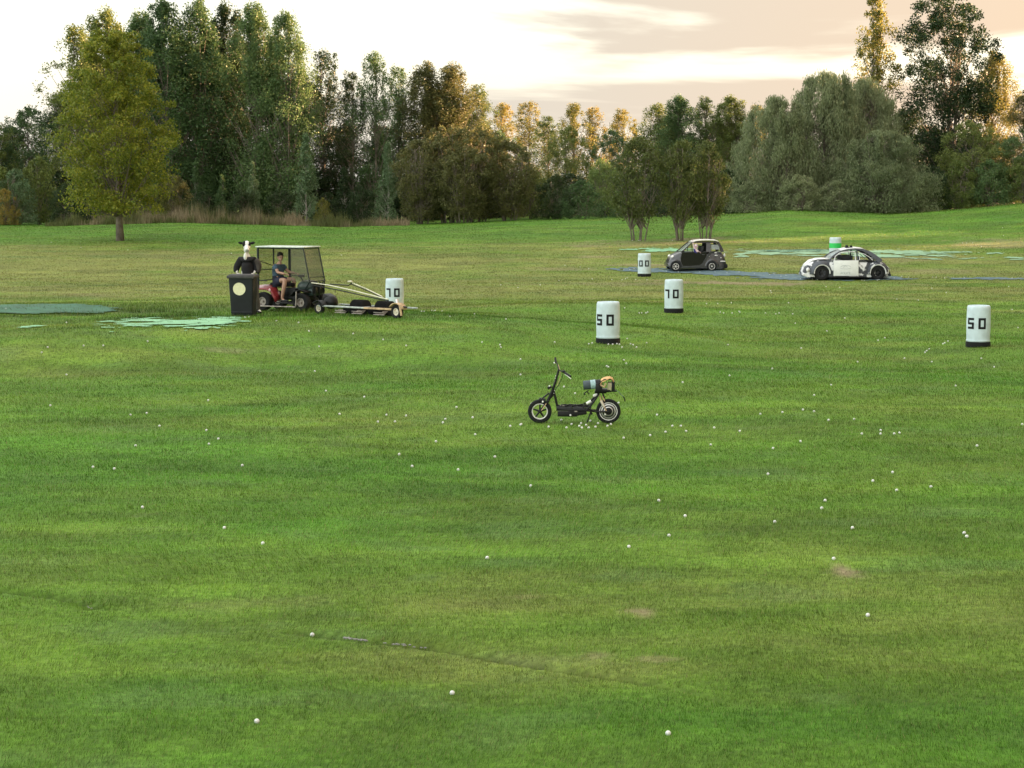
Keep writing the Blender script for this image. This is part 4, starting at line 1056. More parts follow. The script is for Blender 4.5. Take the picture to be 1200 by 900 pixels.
# figure in the small car
def window_person():
    ex = empty('person', sc_root.location, sc_root.rotation_euler.z, 'figure in a purple top leaning at the open window of the small black car', 'person')
    X = lambda px: sq(px, 0)[0]; Z = lambda py: sq(0, py)[1]
    sk = mat('pale_skin', (.62, .47, .50), .6, var=.15)
    mb = MB(); y = -sW+.10
    skin_part(mb, [((X(520), y+.1, Z(360)), (.15, .10)), ((X(515), y+.06, Z(300)), (.15, .11)), ((X(505), y+.03, Z(262)), (.06, .06)), ((X(503), y, Z(240)), .05),
                   ((X(500), y-.10, Z(275)), .06), ((X(540), y-.14, Z(288)), .045), ((X(470), y-.12, Z(230)), .035), ((X(450), y-.10, Z(150)), .028)],
              [(0, 1), (1, 2), (2, 3), (1, 4), (4, 5), (4, 6), (6, 7)], 2)
    Lf, Mx = head(mb, (X(503), y-.02, Z(212)), (-.5, -1, 0), .95)
    hand(mb, (X(450), y-.10, Z(150)), (-.1, 0, 1), (0, -1, 0), .9, .3)
    hand(mb, (X(540), y-.14, Z(288)), (.8, -.2, -.4), (0, 0, 1), .9, .5)
    mb.build('body', sk, ex)
    mb = MB()
    skin_part(mb, [((X(520), y+.1, Z(365)), (.17, .12)), ((X(512), y+.06, Z(300)), (.17, .13)), ((X(505), y+.03, Z(268)), (.07, .07)), ((X(490), y-.09, Z(280)), .07), ((X(468), y-.11, Z(240)), .05)], [(0, 1), (1, 2), (1, 3), (3, 4)], 2)
    mb.build('purple_top', mat('indigo_cloth', (.05, .045, .22), .8, var=.2), ex)
    mb = MB()
    mb.blob(Lf(-.028, 0, .05), (.095, .088, .088), 3); mb.build('hair', mat('grey_hair', (.35, .32, .33), .8, var=.3), ex)
    for yy in (-.032, .032): 
        mb = MB(); mb.blob(Lf(.084, yy, .006), (.009, .011, .007), 2, Mx); mb.build('eye', M_ink, ex)
window_person()

def beetle():
    p = at(990, 327); S = (103.0/F*p.y)/1030.0
    root = empty('old_car', p, R(3), 'round-topped white and black wreck with a POLICE board on its door', 'car', 'wrecked cars used as targets')
    def q(px, py): return ((px-590)*S, (572-py)*S)
    MWp = mat('chalky_white', (.66, .68, .68), .5, var=.12, scale=4)
    MD = mat('peeling_grey_paint', (.055, .065, .08), .5, .1, var=.25, scale=2.6, col2=(.66, .68, .69), thr=(.515, .555))
    MDk = mat('charcoal_paint', (.05, .06, .075), .4, .1, var=.3)
    W = .84
    top = [q(72, 470), q(85, 440), q(115, 400), q(170, 362), q(240, 345), q(330, 342), q(400, 348), q(700, 350), q(880, 350), q(960, 362), q(1010, 385), q(1060, 420), q(1098, 462), q(1106, 500)]
    bot = [q(72, 520), q(120, 540), q(400, 540), q(700, 540), q(1050, 540), q(1106, 520)]
    hw = [(q(72, 0)[0], W*.45), (q(100, 0)[0], W*.66), (q(200, 0)[0], W*.78), (q(400, 0)[0], W*.92), (q(700, 0)[0], W*.93), (q(900, 0)[0], W*.84), (q(1050, 0)[0], W*.66), (q(1106, 0)[0], W*.45)]
    car_body(top, bot, hw, MD, root)
    # bonnet skin (white)
    bon = [q(95, 440), q(120, 396), q(172, 354), q(240, 337), q(330, 332), q(372, 334)]
    rows = [[(x, W*.62*t*(.55+.45*min(1, i/4)), z+.035*(1-t*t)) for t in np.linspace(-1, 1, 11)] for i, (x, z) in enumerate(bon)]
    MB().grid(rows).build('bonnet', MWp, root, solid=.02)
    bt = [q(905, 330), q(960, 345), q(1010, 380), q(1060, 418), q(1098, 460)]
    rows = [[(x, W*.55*t, z+.035*(1-t*t)) for t in np.linspace(-1, 1, 11)] for x, z in bt]
    MB().grid(rows).build('boot_lid', MWp, root, solid=.02)
    for sd in (-1, 1):
        yb = sd*(W*.93-.08)
        for cx, nm, mm in ((275, 'front_fender', MDk), (930, 'rear_fender', MD)):
            arch(root, q(cx, 0)[0], q(0, 490)[1]+.0, .345, sd*(W*.80), sd, .10, mm, nm, -8, 188, .09, .15)
            rows = []
            for k in range(25):
                a = R(-6+192*k/24); ca, sa = math.cos(a), math.sin(a); cx_, cz_ = q(cx, 0)[0], q(0, 490)[1]
                rows.append([(cx_+ca*rr_, yy, cz_+sa*rr_) for rr_, yy in ((.328, sd*(W*.8+.14)), (.350, sd*(W*.8+.168)), (.375, sd*(W*.8+.165)), (.37, sd*(W*.8+.14)))])
            MB().grid(rows).build('fender_lip', MWp, root)
            MB().lathe([(.345, -.003), (.345, .30)], 28, T(q(cx, 0)[0], -(W*.8+.02)+.30 if sd < 0 else W*.8+.02, q(0, 490)[1]) @ MY).build('wheel_well', M_blk, root)
        # white headlight patches on the fenders
        MB().blob((q(120, 0)[0], sd*(W*.72), q(0, 455)[1]), (.085, .085, .10), 3).build('headlight_bowl', MWp, root)
        MB().blob((q(1045, 0)[0], sd*(W*.74), q(0, 470)[1]), (.09, .09, .10), 2).build('tail_light', MWp, root)
        # door + running board
        d = MB().prism([q(405, 348), q(700, 348), q(702, 520), q(420, 525), q(415, 440)], sd*(W*.93-.05), sd*(W*.93+.02)).build('door', MWp, root, smooth=False)
        MB().box((q(560, 0)[0], sd*(W*.93), q(0, 540)[1]), (1.6, .14, .06), None, .02).build('running_board', M_blk, root)
    for cx in (275, 930):
        for sd in (-1, 1):
            wheel(root, (q(cx, 0)[0], sd*(W*.8+.05), q(0, 490)[1]-.005), .315, .18, .19, M_dgrey, 7)
    # board with emblem and POLICE
    zb0, zb1 = q(0, 525)[1], q(0, 346)[1]; x0, x1 = q(408, 0)[0], q(697, 0)[0]; yb = -(W*.93+.035)
    brd = MB().box(((x0+x1)/2, yb, (zb0+zb1)/2), (x1-x0, .015, zb1-zb0), None, .003).build('sign_board', mat('board_white', (.74, .77, .77), .5, var=.06), root)
    tcu = bpy.data.curves.new('lettering', 'FONT'); tcu.body = 'POLICE'; tcu.size = .135; tcu.align_x = 'CENTER'; tcu.extrude = .002
    to = bpy.data.objects.new('tmp', tcu); C.objects.link(to); dg = bpy.context.evaluated_depsgraph_get(); tm = bpy.data.meshes.new_from_object(to.evaluated_get(dg)); bpy.data.objects.remove(to)
    M_fade = mat('faded_blue_grey', (.40, .45, .46), .6)
    tm.materials.clear(); tm.materials.append(M_fade)
    lo = bpy.data.objects.new('lettering', tm); C.objects.link(lo); lo.parent = brd; lo.rotation_euler = (PI/2, 0, 0); lo.location = ((x0+x1)/2-.02, yb-.012, zb0+.07)
    mb = MB(); cx0, cz0 = (x0+x1)/2-.02, zb0+.30*1.0
    ring = [(cx0+.24*math.cos(R(a)), yb-.010, cz0+.07+.10*math.sin(R(a))) for a in range(10, 171, 20)]; mb.tube(ring, .008, 6)
    mb.tube([(cx0-.24, yb-.010, cz0+.04), (cx0-.08, yb-.010, cz0+.01), (cx0+.08, yb-.010, cz0+.01), (cx0+.24, yb-.010, cz0+.04)], .007, 6)
    mb.tube([(cx0-.10, yb-.010, cz0+.08), (cx0, yb-.010, cz0+.15), (cx0+.10, yb-.010, cz0+.08)], .008, 6)
    mb.build('emblem', M_fade, brd)
    # greenhouse
    zlo, zhi = q(0, 350)[1], q(0, 215)[1]
    def hwz(z): return W*(.90-.26*max(0, (z-zlo)/(zhi-zlo)))
    arc = [q(365, 342), q(400, 305), q(450, 268), q(510, 240), q(590, 222), q(680, 216), q(760, 226), q(830, 256), q(890, 298), q(940, 340), q(965, 365)]
    for sd in (-1, 1):
        yo = (lambda z, sd=sd: sd*(hwz(z)+.015)); yi = (lambda z, sd=sd: sd*(hwz(z)-.045))
        mb = MB(); strip(mb, arc, [.06, .06, .06, .055, .055, .06, .10, .14, .18, .20, .22], yo, yi); mb.build('roof_rail', MDk, root)
        yo2 = (lambda z, sd=sd: sd*(hwz(z)+.022)); yi2 = (lambda z, sd=sd: sd*(hwz(z)-.05))
        mb = MB(); strip(mb, [q(690, 232), q(692, 352)], .05, yo2, yi2); mb.build('door_pillar', MDk, root)
        mb = MB(); strip(mb, [q(418, 345), q(432, 300), q(480, 264), q(540, 250), q(666, 246), q(668, 345)], .032, yo2, yi2); mb.build('door_frame', MWp, root)
        mb = MB(); strip(mb, [q(716, 345), q(714, 255), q(770, 272), q(830, 308), q(868, 345)], .022, yo2, yi2); mb.build('quarter_frame', MWp, root)
    mb = MB(); strip(mb, [q(520, 285), q(520, 345)], .26, (lambda z: -(hwz(z)-.30)), (lambda z: -(hwz(z)-.34))); mb.b.free()
    MB().box((q(590, 0)[0], .1, q(0, 318)[1]), (.55, .9, .20), None, .05).build('seat', M_dgrey, root)
    MB().box((q(735, 0)[0], -.2, q(0, 322)[1]), (.10, .25, .16), None, .03).build('seat', M_blk, root)
    MB().box((q(640, 0)[0], 0, q(0, 356)[1]), (1.9, 1.4, .04), None, .01).build('interior', M_dgrey, root)
    roof_loft(root, [q(505, 236), q(590, 216), q(680, 209), q(760, 219), q(830, 248), q(880, 282)], hwz, 0, MWp, 'roof', .03, .05)
    roof_loft(root, [q(370, 340), q(430, 280), q(505, 238)], hwz, 0, M_glass, 'windscreen', .01, .04)
    roof_loft(root, [q(880, 284), q(930, 322), q(965, 352)], hwz, 0, M_glass, 'rear_window', .01, .04)
    sr = MB().box((q(615, 0)[0], -.05, q(0, 203)[1]), (.30, .7, .05), None, .015).build('siren_bar', M_blk, root)
    for x, y, m in ((590, -.28, M_blk), (640, -.28, M_blk), (615, .18, M_dgrey)): MB().lathe([(.065, 0), (.06, .07), (.03, .095)], 16, T(q(x, 0)[0], y, q(0, 200)[1])).build('siren_lamp', m, sr)
    MB().box((q(88, 0)[0], 0, q(0, 510)[1]), (.12, 1.05, .12), None, .04).build('front_bumper', MWp, root)
    MB().box((q(1095, 0)[0], 0, q(0, 520)[1]), (.10, 1.0, .10), None, .04).build('rear_bumper', M_dgrey, root)
beetle()

# ------------------------------------------------------------------ wheelie bin
def bin_():
    p = at(285.5, 370.5); k = p.y/F
    root = empty('wheelie_bin', p, R(-6), 'black wheelie bin with a round cream sticker, in front of the cow-headed figure', 'bin')
    M = mat('bin_black', (.008, .011, .013), .6, var=.4, scale=3)
    Hb = 49*k; Wt, Wb = 30*k, 26*k; D = .62
    mb = MB(); n = 6
    rows = []
    for t, in [(i/8,) for i in range(9)]:
        w_ = (Wb+(Wt-Wb)*t)/2; d_ = (.40+(.54-.40)*t)/2; z = .03+t*(Hb-.09); c = .05
        ring = []
        for (sx, sy) in ((1, 1), (-1, 1), (-1, -1), (1, -1)):
            for a in range(4):
                an = math.atan2(sy, sx)+R(-45+30*a); ring.append((sx*(w_-c)+c*math.cos(an), sy*(d_-c)+c*math.sin(an), z))
        rows.append(ring+[ring[0]])
    mb.grid(rows); mb.b.faces.new([mb.b.verts.new(v) for v in rows[0][:-1]])
    bmesh.ops.remove_doubles(mb.b, verts=mb.b.verts, dist=1e-5); mb.build('bin_body', M, root)
    lid = MB(); lid.box((0, 0, Hb-.06), (Wt+.07, .62, .085), None, .02); lid.box((0, .03, Hb-.012), (Wt+.0, .54, .03), None, .012)
    l_ = lid.build('lid', mat('lid_grey', (.04, .04, .04), .7, var=.4, scale=5), root)
    MB().tube([(-.2, .37, Hb-.05), (-.2, .42, Hb-.03), (.2, .42, Hb-.03), (.2, .37, Hb-.05)], .016, 8).build('handle', M, root)
    fy = -(.40+(.54-.40)*.75)/2
    zs = Hb-.06-14*k; tilt = R(90)-math.atan(.08/(Hb-.09))
    f2 = -((.40+.14*((zs-.03)/(Hb-.09)))/2+.006)
    MB().lathe([(7.4*k, -.002), (7.4*k, .003)], 32, T(-2*k, f2-.002, zs) @ Matrix.Rotation(R(90)+.08/(Hb-.09)*0+math.atan(.08/(Hb-.09)), 4, 'X')).build('round_sticker', mat('cream_sticker', (.72, .70, .46), .6, var=.10, scale=12), root)
    for x in (-.22, .22): wheel(root, (x, .22, .10), .10, .05, .05, M_dgrey)
    mb = MB(); mb.box((0, f2+.02, .12), (Wb*.96, .02, .05), None, .006); mb.build('foot_rib', M, root)
bin_()

# ------------------------------------------------------------------ standing figure with cow head
def cow_person():
    b = at(303, 367.5); k = b.y/F
    p = Vector((b.x, b.y, hz(b.x, b.y)))
    x0 = 303
    root = empty('person', p, 0, 'standing figure in a black and white cow mask and dark jacket, behind the bin', 'person')
    gz = (p.z-CAMZ)*1.0
    def P(px, py, y=0): return ((px-x0)*k, y, (368-py)*k)
    sk = mat('pale_glove', (.62, .60, .56), .6, var=.1)
    mb = MB()
    # hidden body core: neck, torso, arms, legs
    J = [(P(293, 328), (.14, .10)), (P(291, 312), (.13, .09)), (P(290.5, 300), (.06, .05)), (P(290, 295), (.06, .06)), (P(290, 291), (.055, .055)),
         (P(296, 306, .02), .05), (P(302, 313, .0), .045), (P(299, 321, -.16), .032), (P(285, 306, .02), .05), (P(279, 313, -.02), .045), (P(279, 320.5, -.14), .032),
         (P(299, 334, 0), .085), (P(301, 350, 0), .062), (P(303, 364, .02), .045), (P(306, 366.5, -.10), .04), (P(290, 334, .05), .085), (P(291, 350, .06), .06), (P(292, 364, .10), .045), (P(293, 366.5, 0), .04)]
    E = [(0, 1), (1, 2), (2, 3), (3, 4), (2, 5), (5, 6), (6, 7), (2, 8), (8, 9), (9, 10), (0, 11), (11, 12), (12, 13), (13, 14), (0, 15), (15, 16), (16, 17), (17, 18)]
    skin_part(mb, J, E, 2)
    hand(mb, P(299, 321, -.16), (-.9, -.3, .1), (0, -.3, 1), 1.1, .5)
    hand(mb, P(279, 320.5, -.14), (.7, -.5, -.2), (0, -.3, 1), 1.0, .5)
    mb.build('body', sk, root)
    # jacket
    mb = MB()
    skin_part(mb, [(P(292.5, 332, 0), (.30, .20)), (P(291, 318), (.30, .20)), (P(290.5, 307), (.29, .18)), (P(290.3, 300), (.15, .12)), (P(297, 304.5, .01), .12), (P(302.5, 312), .11), (P(301.5, 320, -.10), .075), (P(284, 304.5, .01), .12), (P(278.5, 312), .11), (P(277.5, 320, -.09), .075)],
              [(0, 1), (1, 2), (2, 3), (3, 4), (4, 5), (5, 6), (3, 7), (7, 8), (8, 9)], 2)
    mb.build('jacket', mat('charcoal_jacket', (.012, .012, .014), .95, var=.4, scale=6, bump=.4), root)
    mb = MB(); skin_part(mb, [(P(300, 303.5, -.02), .10), (P(303.8, 312, -.01), .115), (P(302.5, 321, -.09), .08)], [(0, 1), (1, 2)], 2)
    mb.build('sleeve', mat('grey_brown_sleeve', (.045, .040, .034), .9, var=.3, bump=.4), root)
    mb = MB(); mb.blob(P(289.5, 301, -.175), (.05, .04, .11), 2); mb.blob(P(286.5, 319.5, -.15), (.05, .035, .085), 2); mb.build('shirt', mat('white_shirt', (.72, .72, .68), .8), root)
    mb = MB()
    skin_part(mb, [(P(294, 327, 0), (.17, .13)), (P(299.5, 335), .115), (P(300.5, 350), .092), (P(302.5, 365, .01), .072), (P(290, 335, .05), .115), (P(291, 350, .06), .09), (P(292, 365, .09), .072)], [(0, 1), (1, 2), (2, 3), (0, 4), (4, 5), (5, 6)], 2)
    mb.build('trousers', mat('grey_trousers', (.075, .070, .060), .9, var=.3, scale=5, bump=.5), root)
    for q in ((303, 366.4, -.04), (293, 366.4, .05)):
        MB().blob(P(*q), (.10, .14, .05), 2).build('shoe', M_blk, root)
    # cow mask
    hd = MB(); c = Vector(P(290.5, 290.5, -.05))
    hd.blob(c+Vector((.005, 0, .06)), (.105, .12, .13), 3); 
    skin_part(hd, [(c+Vector((-.01, .02, -.16)), .085), (c+Vector((0, 0, -.03)), (.09, .09)), (c+Vector((.012, -.06, .05)), (.08, .09)), (c+Vector((.035, -.19, -.05)), (.065, .06)), (c+Vector((.04, -.22, -.08)), (.055, .045))], [(0, 1), (1, 2), (2, 3), (3, 4)], 2)
    mk = hd.build('cow_mask', mat('mask_white', (.75, .75, .73), .6, var=.08), root)
    mb = MB(); mb.blob(c+Vector((-.062, -.035, .10)), (.055, .09, .085), 3, None, .03); mb.blob(c+Vector((.08, .0, .09)), (.035, .09, .07), 3); mb.build('black_patch', M_ink, mk)
    for sx in (-1, 1):
        MB().blob(c+Vector((sx*.165, .0, .125)), (.075, .03, .04), 2, Matrix.Rotation(R(-12*sx), 3, 'Y')).build('ear', M_ink, mk)
        MB().blob(c+Vector((.02+sx*.055, -.135, .075)), (.016, .014, .018), 2).build('eye', M_ink, mk)
        MB().blob(c+Vector((.045+sx*.025, -.262, -.06)), (.01, .012, .012), 2).build('nostril', M_ink, mk)
    MB().tube([c+Vector((-.01, -.245, -.10)), c+Vector((.04, -.268, -.11)), c+Vector((.09, -.24, -.10))], .006, 6).build('mouth', M_ink, mk)
cow_person()

# ------------------------------------------------------------------ cart with canopy, driver
def cart():
    p = at(336, 363.5); k = p.y/F/5.0; yaw = R(-25)
    lab = 'red utility buggy with a clear-sided cage and white roof, driven by a man'
    root = empty('picker_buggy', p, yaw, lab, 'buggy')
    cs, sn = math.cos(yaw), math.sin(yaw)
    def P(px, py, y=0):
        X = (px-430)*k; return ((X+y*sn)/cs, y, (466-py)*k)
    M_red = mat('red_plastic', (.22, .02, .026), .45, var=.15, coat=.4)
    hw = .42
    rw = .27
    for nm, px_, yy in (('r', 300, -hw), ('f', 535, -hw)):
        for y in (-hw, hw):
            x = P(px_, 0, -hw)[0]
            wheel(root, (x, y, rw), rw, .22, .13, M_rustgrey, 0)
    # chassis, engine mass
    mb = MB(); xr, xf = P(300, 0, -hw)[0], P(535, 0, -hw)[0]
    mb.box(((xr+xf)/2, 0, .38), (xf-xr+.2, .32, .14), None, .03); mb.tube([(xr, -hw, rw), (xr, hw, rw)], .03, 8); mb.tube([(xf, -hw, rw), (xf, hw, rw)], .03, 8)
    mb.box(((xr+xf)/2+.05, 0, .52), (.45, .34, .28), None, .05)
    mb.build('chassis', M_black, root)
    MB().box((xr+.38, 0, .74), (.72, .30, .12), None, .05).build('seat', M_blk, root)
    # front cowl
    mb = MB(); mb.blob((xf-.02, 0, .70), (.34, .30, .20), 3); mb.box((xf+.16, 0, .56), (.28, .5, .22), None, .06); mb.build('front_cowl', mat('dark_green_cowl', (.03, .05, .045), .45, var=.3), root)
    mb = MB(); mb.box((xf+.30, 0, .66), (.06, .6, .30), None, .02)
    for y in (-.25, 0, .25): mb.tube([(xf+.33, y, .4), (xf+.36, y, .85)], .018, 6)
    mb.build('front_guard', M_black, root)
    for y in (-1, 1):
        # rear fender: red curved sheet over the wheel falling to the footwell
        rows = []
        for x, z in ((xr-.30, .665), (xr-.1, .69), (xr+.12, .685), (xr+.27, .62), (xr+.36, .47), (xr+.43, .32)):
            rows.append([(x, y*(.14+.12*t), z+.02*(1-t)*2) for t in (0, 1, 2, 2.8)])
        MB().grid(rows).build('rear_fender', M_red, root, solid=.03)
        MB().blob((xr+.24, y*.475, .60), (.035, .012, .05), 2).build('reflector', mat('pale_pink_plastic', (.62, .42, .42), .4), root)
        rows = []
        for x, z in ((xf-.34, .45), (xf-.22, .58), (xf, .63), (xf+.22, .56)):
            rows.append([(x, y*(.2+.12*t), z) for t in (0, 1, 2.6)])
        MB().grid(rows).build('front_fender', M_black, root, solid=.03)
        # side rail
        mb = MB(); mb.tube([(xr-.05, y*.58, .14), (xf-.12, y*.58, .14), (xf-.10, y*.58, .20), (xf-.10, y*.55, .58)], .02, 8); mb.tube([(xr-.22, y*.56, .64), (xr-.22, y*.58, .18), (xr-.05, y*.58, .14)], .016, 8); mb.build('side_rail', M_rustgrey, root)
        MB().box(((xr+xf)/2+.05, y*.33, .24), (.50, .26, .03), None, .008).build('footrest', M_dgrey, root)
    MB().blob((xr-.32, -.36, .64), (.07, .05, .04), 2).build('tail_light', M_white, root)
    mb = MB(); mb.tube([(xf-.10, 0, .7), (xf-.30, 0, 1.0)], .022, 8); mb.tube([(xf-.28, -.02, 1.0), (xf-.34, -.24, 1.02), (xf-.40, -.36, 1.03)], .014, 8); mb.tube([(xf-.28, .02, 1.0), (xf-.34, .24, 1.02), (xf-.40, .36, 1.03)], .014, 8); mb.box((xf-.26, 0, 1.0), (.12, .2, .08), None, .02); mb.build('handlebar', M_black, root)
    # cage
    zt = (466-101)*k; xb = P(268, 0, -hw)[0]; xt = P(548, 0, -hw)[0]; xm = P(440, 0, hw)[0]; xlow = xt+.20; zl = (466-292)*k; hw2 = .42
    mb = MB()
    for y in (-hw2, hw2):
        mb.tube([(xb, y, .62), (xb, y, zt)], .034 if y < 0 else .022, 8)
        mb.tube([(xb, y, zt), (xt, y, zt)], .020, 8); mb.tube([(xt, y, zt), (xlow, y, zl)], .020, 8); mb.tube([(xb, y, zl+.0), (xb+.30, y, zl)], .014, 6)
        mb.tube([(xlow, y, zl), (xf, y*.6, .62)], .016, 6)
    mb.tube([(xm, hw2, .75), (xm, hw2, zt)], .042, 8)
    for x, z in ((xb, zt), (xt, zt), (xlow, zl), (xb, zl), (xb, .95*zt*.68)): mb.tube([(x, -hw2, z), (x, hw2, z)], .016, 6)
    mb.tube([(xb, -hw2, zt*.80), (xb, hw2, zt*.70)], .012, 6)
    mb.tube([(xlow-.05, -hw2, zl+.12), (xlow-.02, hw2, zl+.12)], .012, 6)
    mb.build('cage', mat('cage_black', (.02, .028, .028), .45, .2), root)
    rf = MB(); rf.box(((xb+xt)/2-.01, 0, zt+.035), (xt-xb+.10, hw2*2+.12, .035), None, .012); rf.build('roof', mat('roof_white', (.50, .57, .52), .5, var=.25), root)
    M_poly = bpy.data.materials.new('dusty_clear_panel'); M_poly.use_nodes = True
    t = M_poly.node_tree; b = t.nodes['Principled BSDF']; b.inputs['Base Color'].default_value = (.16, .16, .13, 1); b.inputs['Roughness'].default_value = .35
    tr = t.nodes.new('ShaderNodeBsdfTransparent'); tr.inputs[0].default_value = (.80, .80, .78, 1); mx = t.nodes.new('ShaderNodeMixShader'); mx.inputs[0].default_value = .30
    t.links.new(tr.outputs[0], mx.inputs[1]); t.links.new(b.outputs[0], mx.inputs[2]); t.links.new(mx.outputs[0], t.nodes['Material Output'].inputs[0])
    MB().grid([[(xt, -hw2, zt), (xt, hw2, zt)], [(xlow, -hw2, zl), (xlow, hw2, zl)]]).build('windscreen', M_poly, root)
    MB().grid([[(xm-.02, hw2+.02, zt), (xt, hw2+.02, zt)], [(xm-.02, hw2+.02, zl), (xlow, hw2+.02, zl)]]).build('side_panel', M_poly, root)
    MB().grid([[(xb, hw2+.02, zt), (xm-.06, hw2+.02, zt)], [(xb, hw2+.02, zl), (xm-.06, hw2+.02, zl)]]).build('side_panel', M_poly, root)
    MB().grid([[(xb-.02, -hw2, zt), (xb-.02, hw2, zt)], [(xb-.02, -hw2, zl), (xb-.02, hw2, zl)]]).build('rear_panel', M_poly, root)
    MB().grid([[(xt-.42, -hw2-.02, zt), (xt, -hw2-.02, zt)], [(xt-.42, -hw2-.02, zl), (xlow, -hw2-.02, zl)]]).build('side_panel', M_poly, root)

    # driver -------------------------------------------------
    dr = empty('person', p, yaw, 'man in a blue-grey t-shirt and navy shorts sitting at the handlebar of the buggy', 'person')
    xs = P(372, 0, -.05)[0]
    J = [((xs, -.03, .84), (.15, .13)), ((xs+.02, -.03, 1.02), (.14, .11)), ((xs+.06, -.03, 1.24), (.16, .11)), ((xs+.09, -.03, 1.35), (.06, .06)), ((xs+.11, -.03, 1.43), (.052, .052)),
         ((xs+.06, -.22, 1.27), .062), ((xs+.20, -.30, 1.10), .046), ((xs+.44, -.30, 1.065), .034),
         ((xs+.08, .16, 1.27), .062), ((xs+.22, .24, 1.10), .046), ((xs+.44, .26, 1.065), .034),
         ((xs+.12, -.15, .84), .10), ((xs+.42, -.27, .90), .075), ((xs+.38, -.30, .62), .062), ((xs+.32, -.30, .34), .042), ((xs+.44, -.31, .29), .038),
         ((xs+.12, .09, .84), .10), ((xs+.42, .22, .90), .075), ((xs+.38, .25, .62), .062), ((xs+.32, .25, .34), .042), ((xs+.44, .26, .29), .038)]
    E = [(0, 1), (1, 2), (2, 3), (3, 4), (2, 5), (5, 6), (6, 7), (2, 8), (8, 9), (9, 10), (0, 11), (11, 12), (12, 13), (13, 14), (14, 15), (0, 16), (16, 17), (17, 18), (18, 19), (19, 20)]
    mb = MB(); skin_part(mb, J, E, 2)
    Lf, Mx = head(mb, (xs+.12, -.03, 1.535), (.75, -.65, -.05), 1.05)
    hand(mb, (xs+.44, -.30, 1.065), (1, .15, -.1), (0, 0, 1), 1, .9); hand(mb, (xs+.44, .26, 1.065), (1, -.1, -.1), (0, 0, 1), 1, .9, -1)
    mb.build('body', M_skin, dr)
    mb = MB(); skin_part(mb, [((xs, -.03, .86), (.18, .16)), ((xs+.02, -.03, 1.02), (.175, .145)), ((xs+.06, -.03, 1.22), (.185, .135)), ((xs+.085, -.03, 1.33), (.09, .08)), ((xs+.07, -.23, 1.26), .088), ((xs+.15, -.285, 1.165), .075), ((xs+.09, .17, 1.26), .088), ((xs+.17, .225, 1.165), .075)],
                         [(0, 1), (1, 2), (2, 3), (2, 4), (4, 5), (2, 6), (6, 7)], 2)
    mb.build('t_shirt', mat('blue_grey_shirt', (.045, .085, .13), .85, var=.2, bump=.3), dr)
    mb = MB(); skin_part(mb, [((xs-.02, -.03, .84), (.18, .16)), ((xs+.12, -.15, .84), .125), ((xs+.30, -.225, .875), .105), ((xs+.12, .09, .84), .125), ((xs+.30, .17, .875), .105)], [(0, 1), (1, 2), (0, 3), (3, 4)], 2)
    mb.build('shorts', mat('navy_shorts', (.018, .022, .045), .85), dr)
    mb = MB(); mb.blob(Lf(-.025, 0, .055), (.108*1.05, .088*1.05, .092*1.05), 3, Mx); mb.blob(Lf(.03, 0, .095), (.07, .072, .04), 3, Mx); mb.build('hair', M_hair, dr)
    for yy in (-.032, .032):
        mb = MB(); mb.blob(Lf(.084, yy, .006), (.009, .011, .007), 2, Mx); mb.build('eye', M_ink, dr)
    for y in (-.31, .26): MB().blob((xs+.42, y, .285), (.14, .05, .05), 2).build('shoe', M_dgrey, dr)
cart()

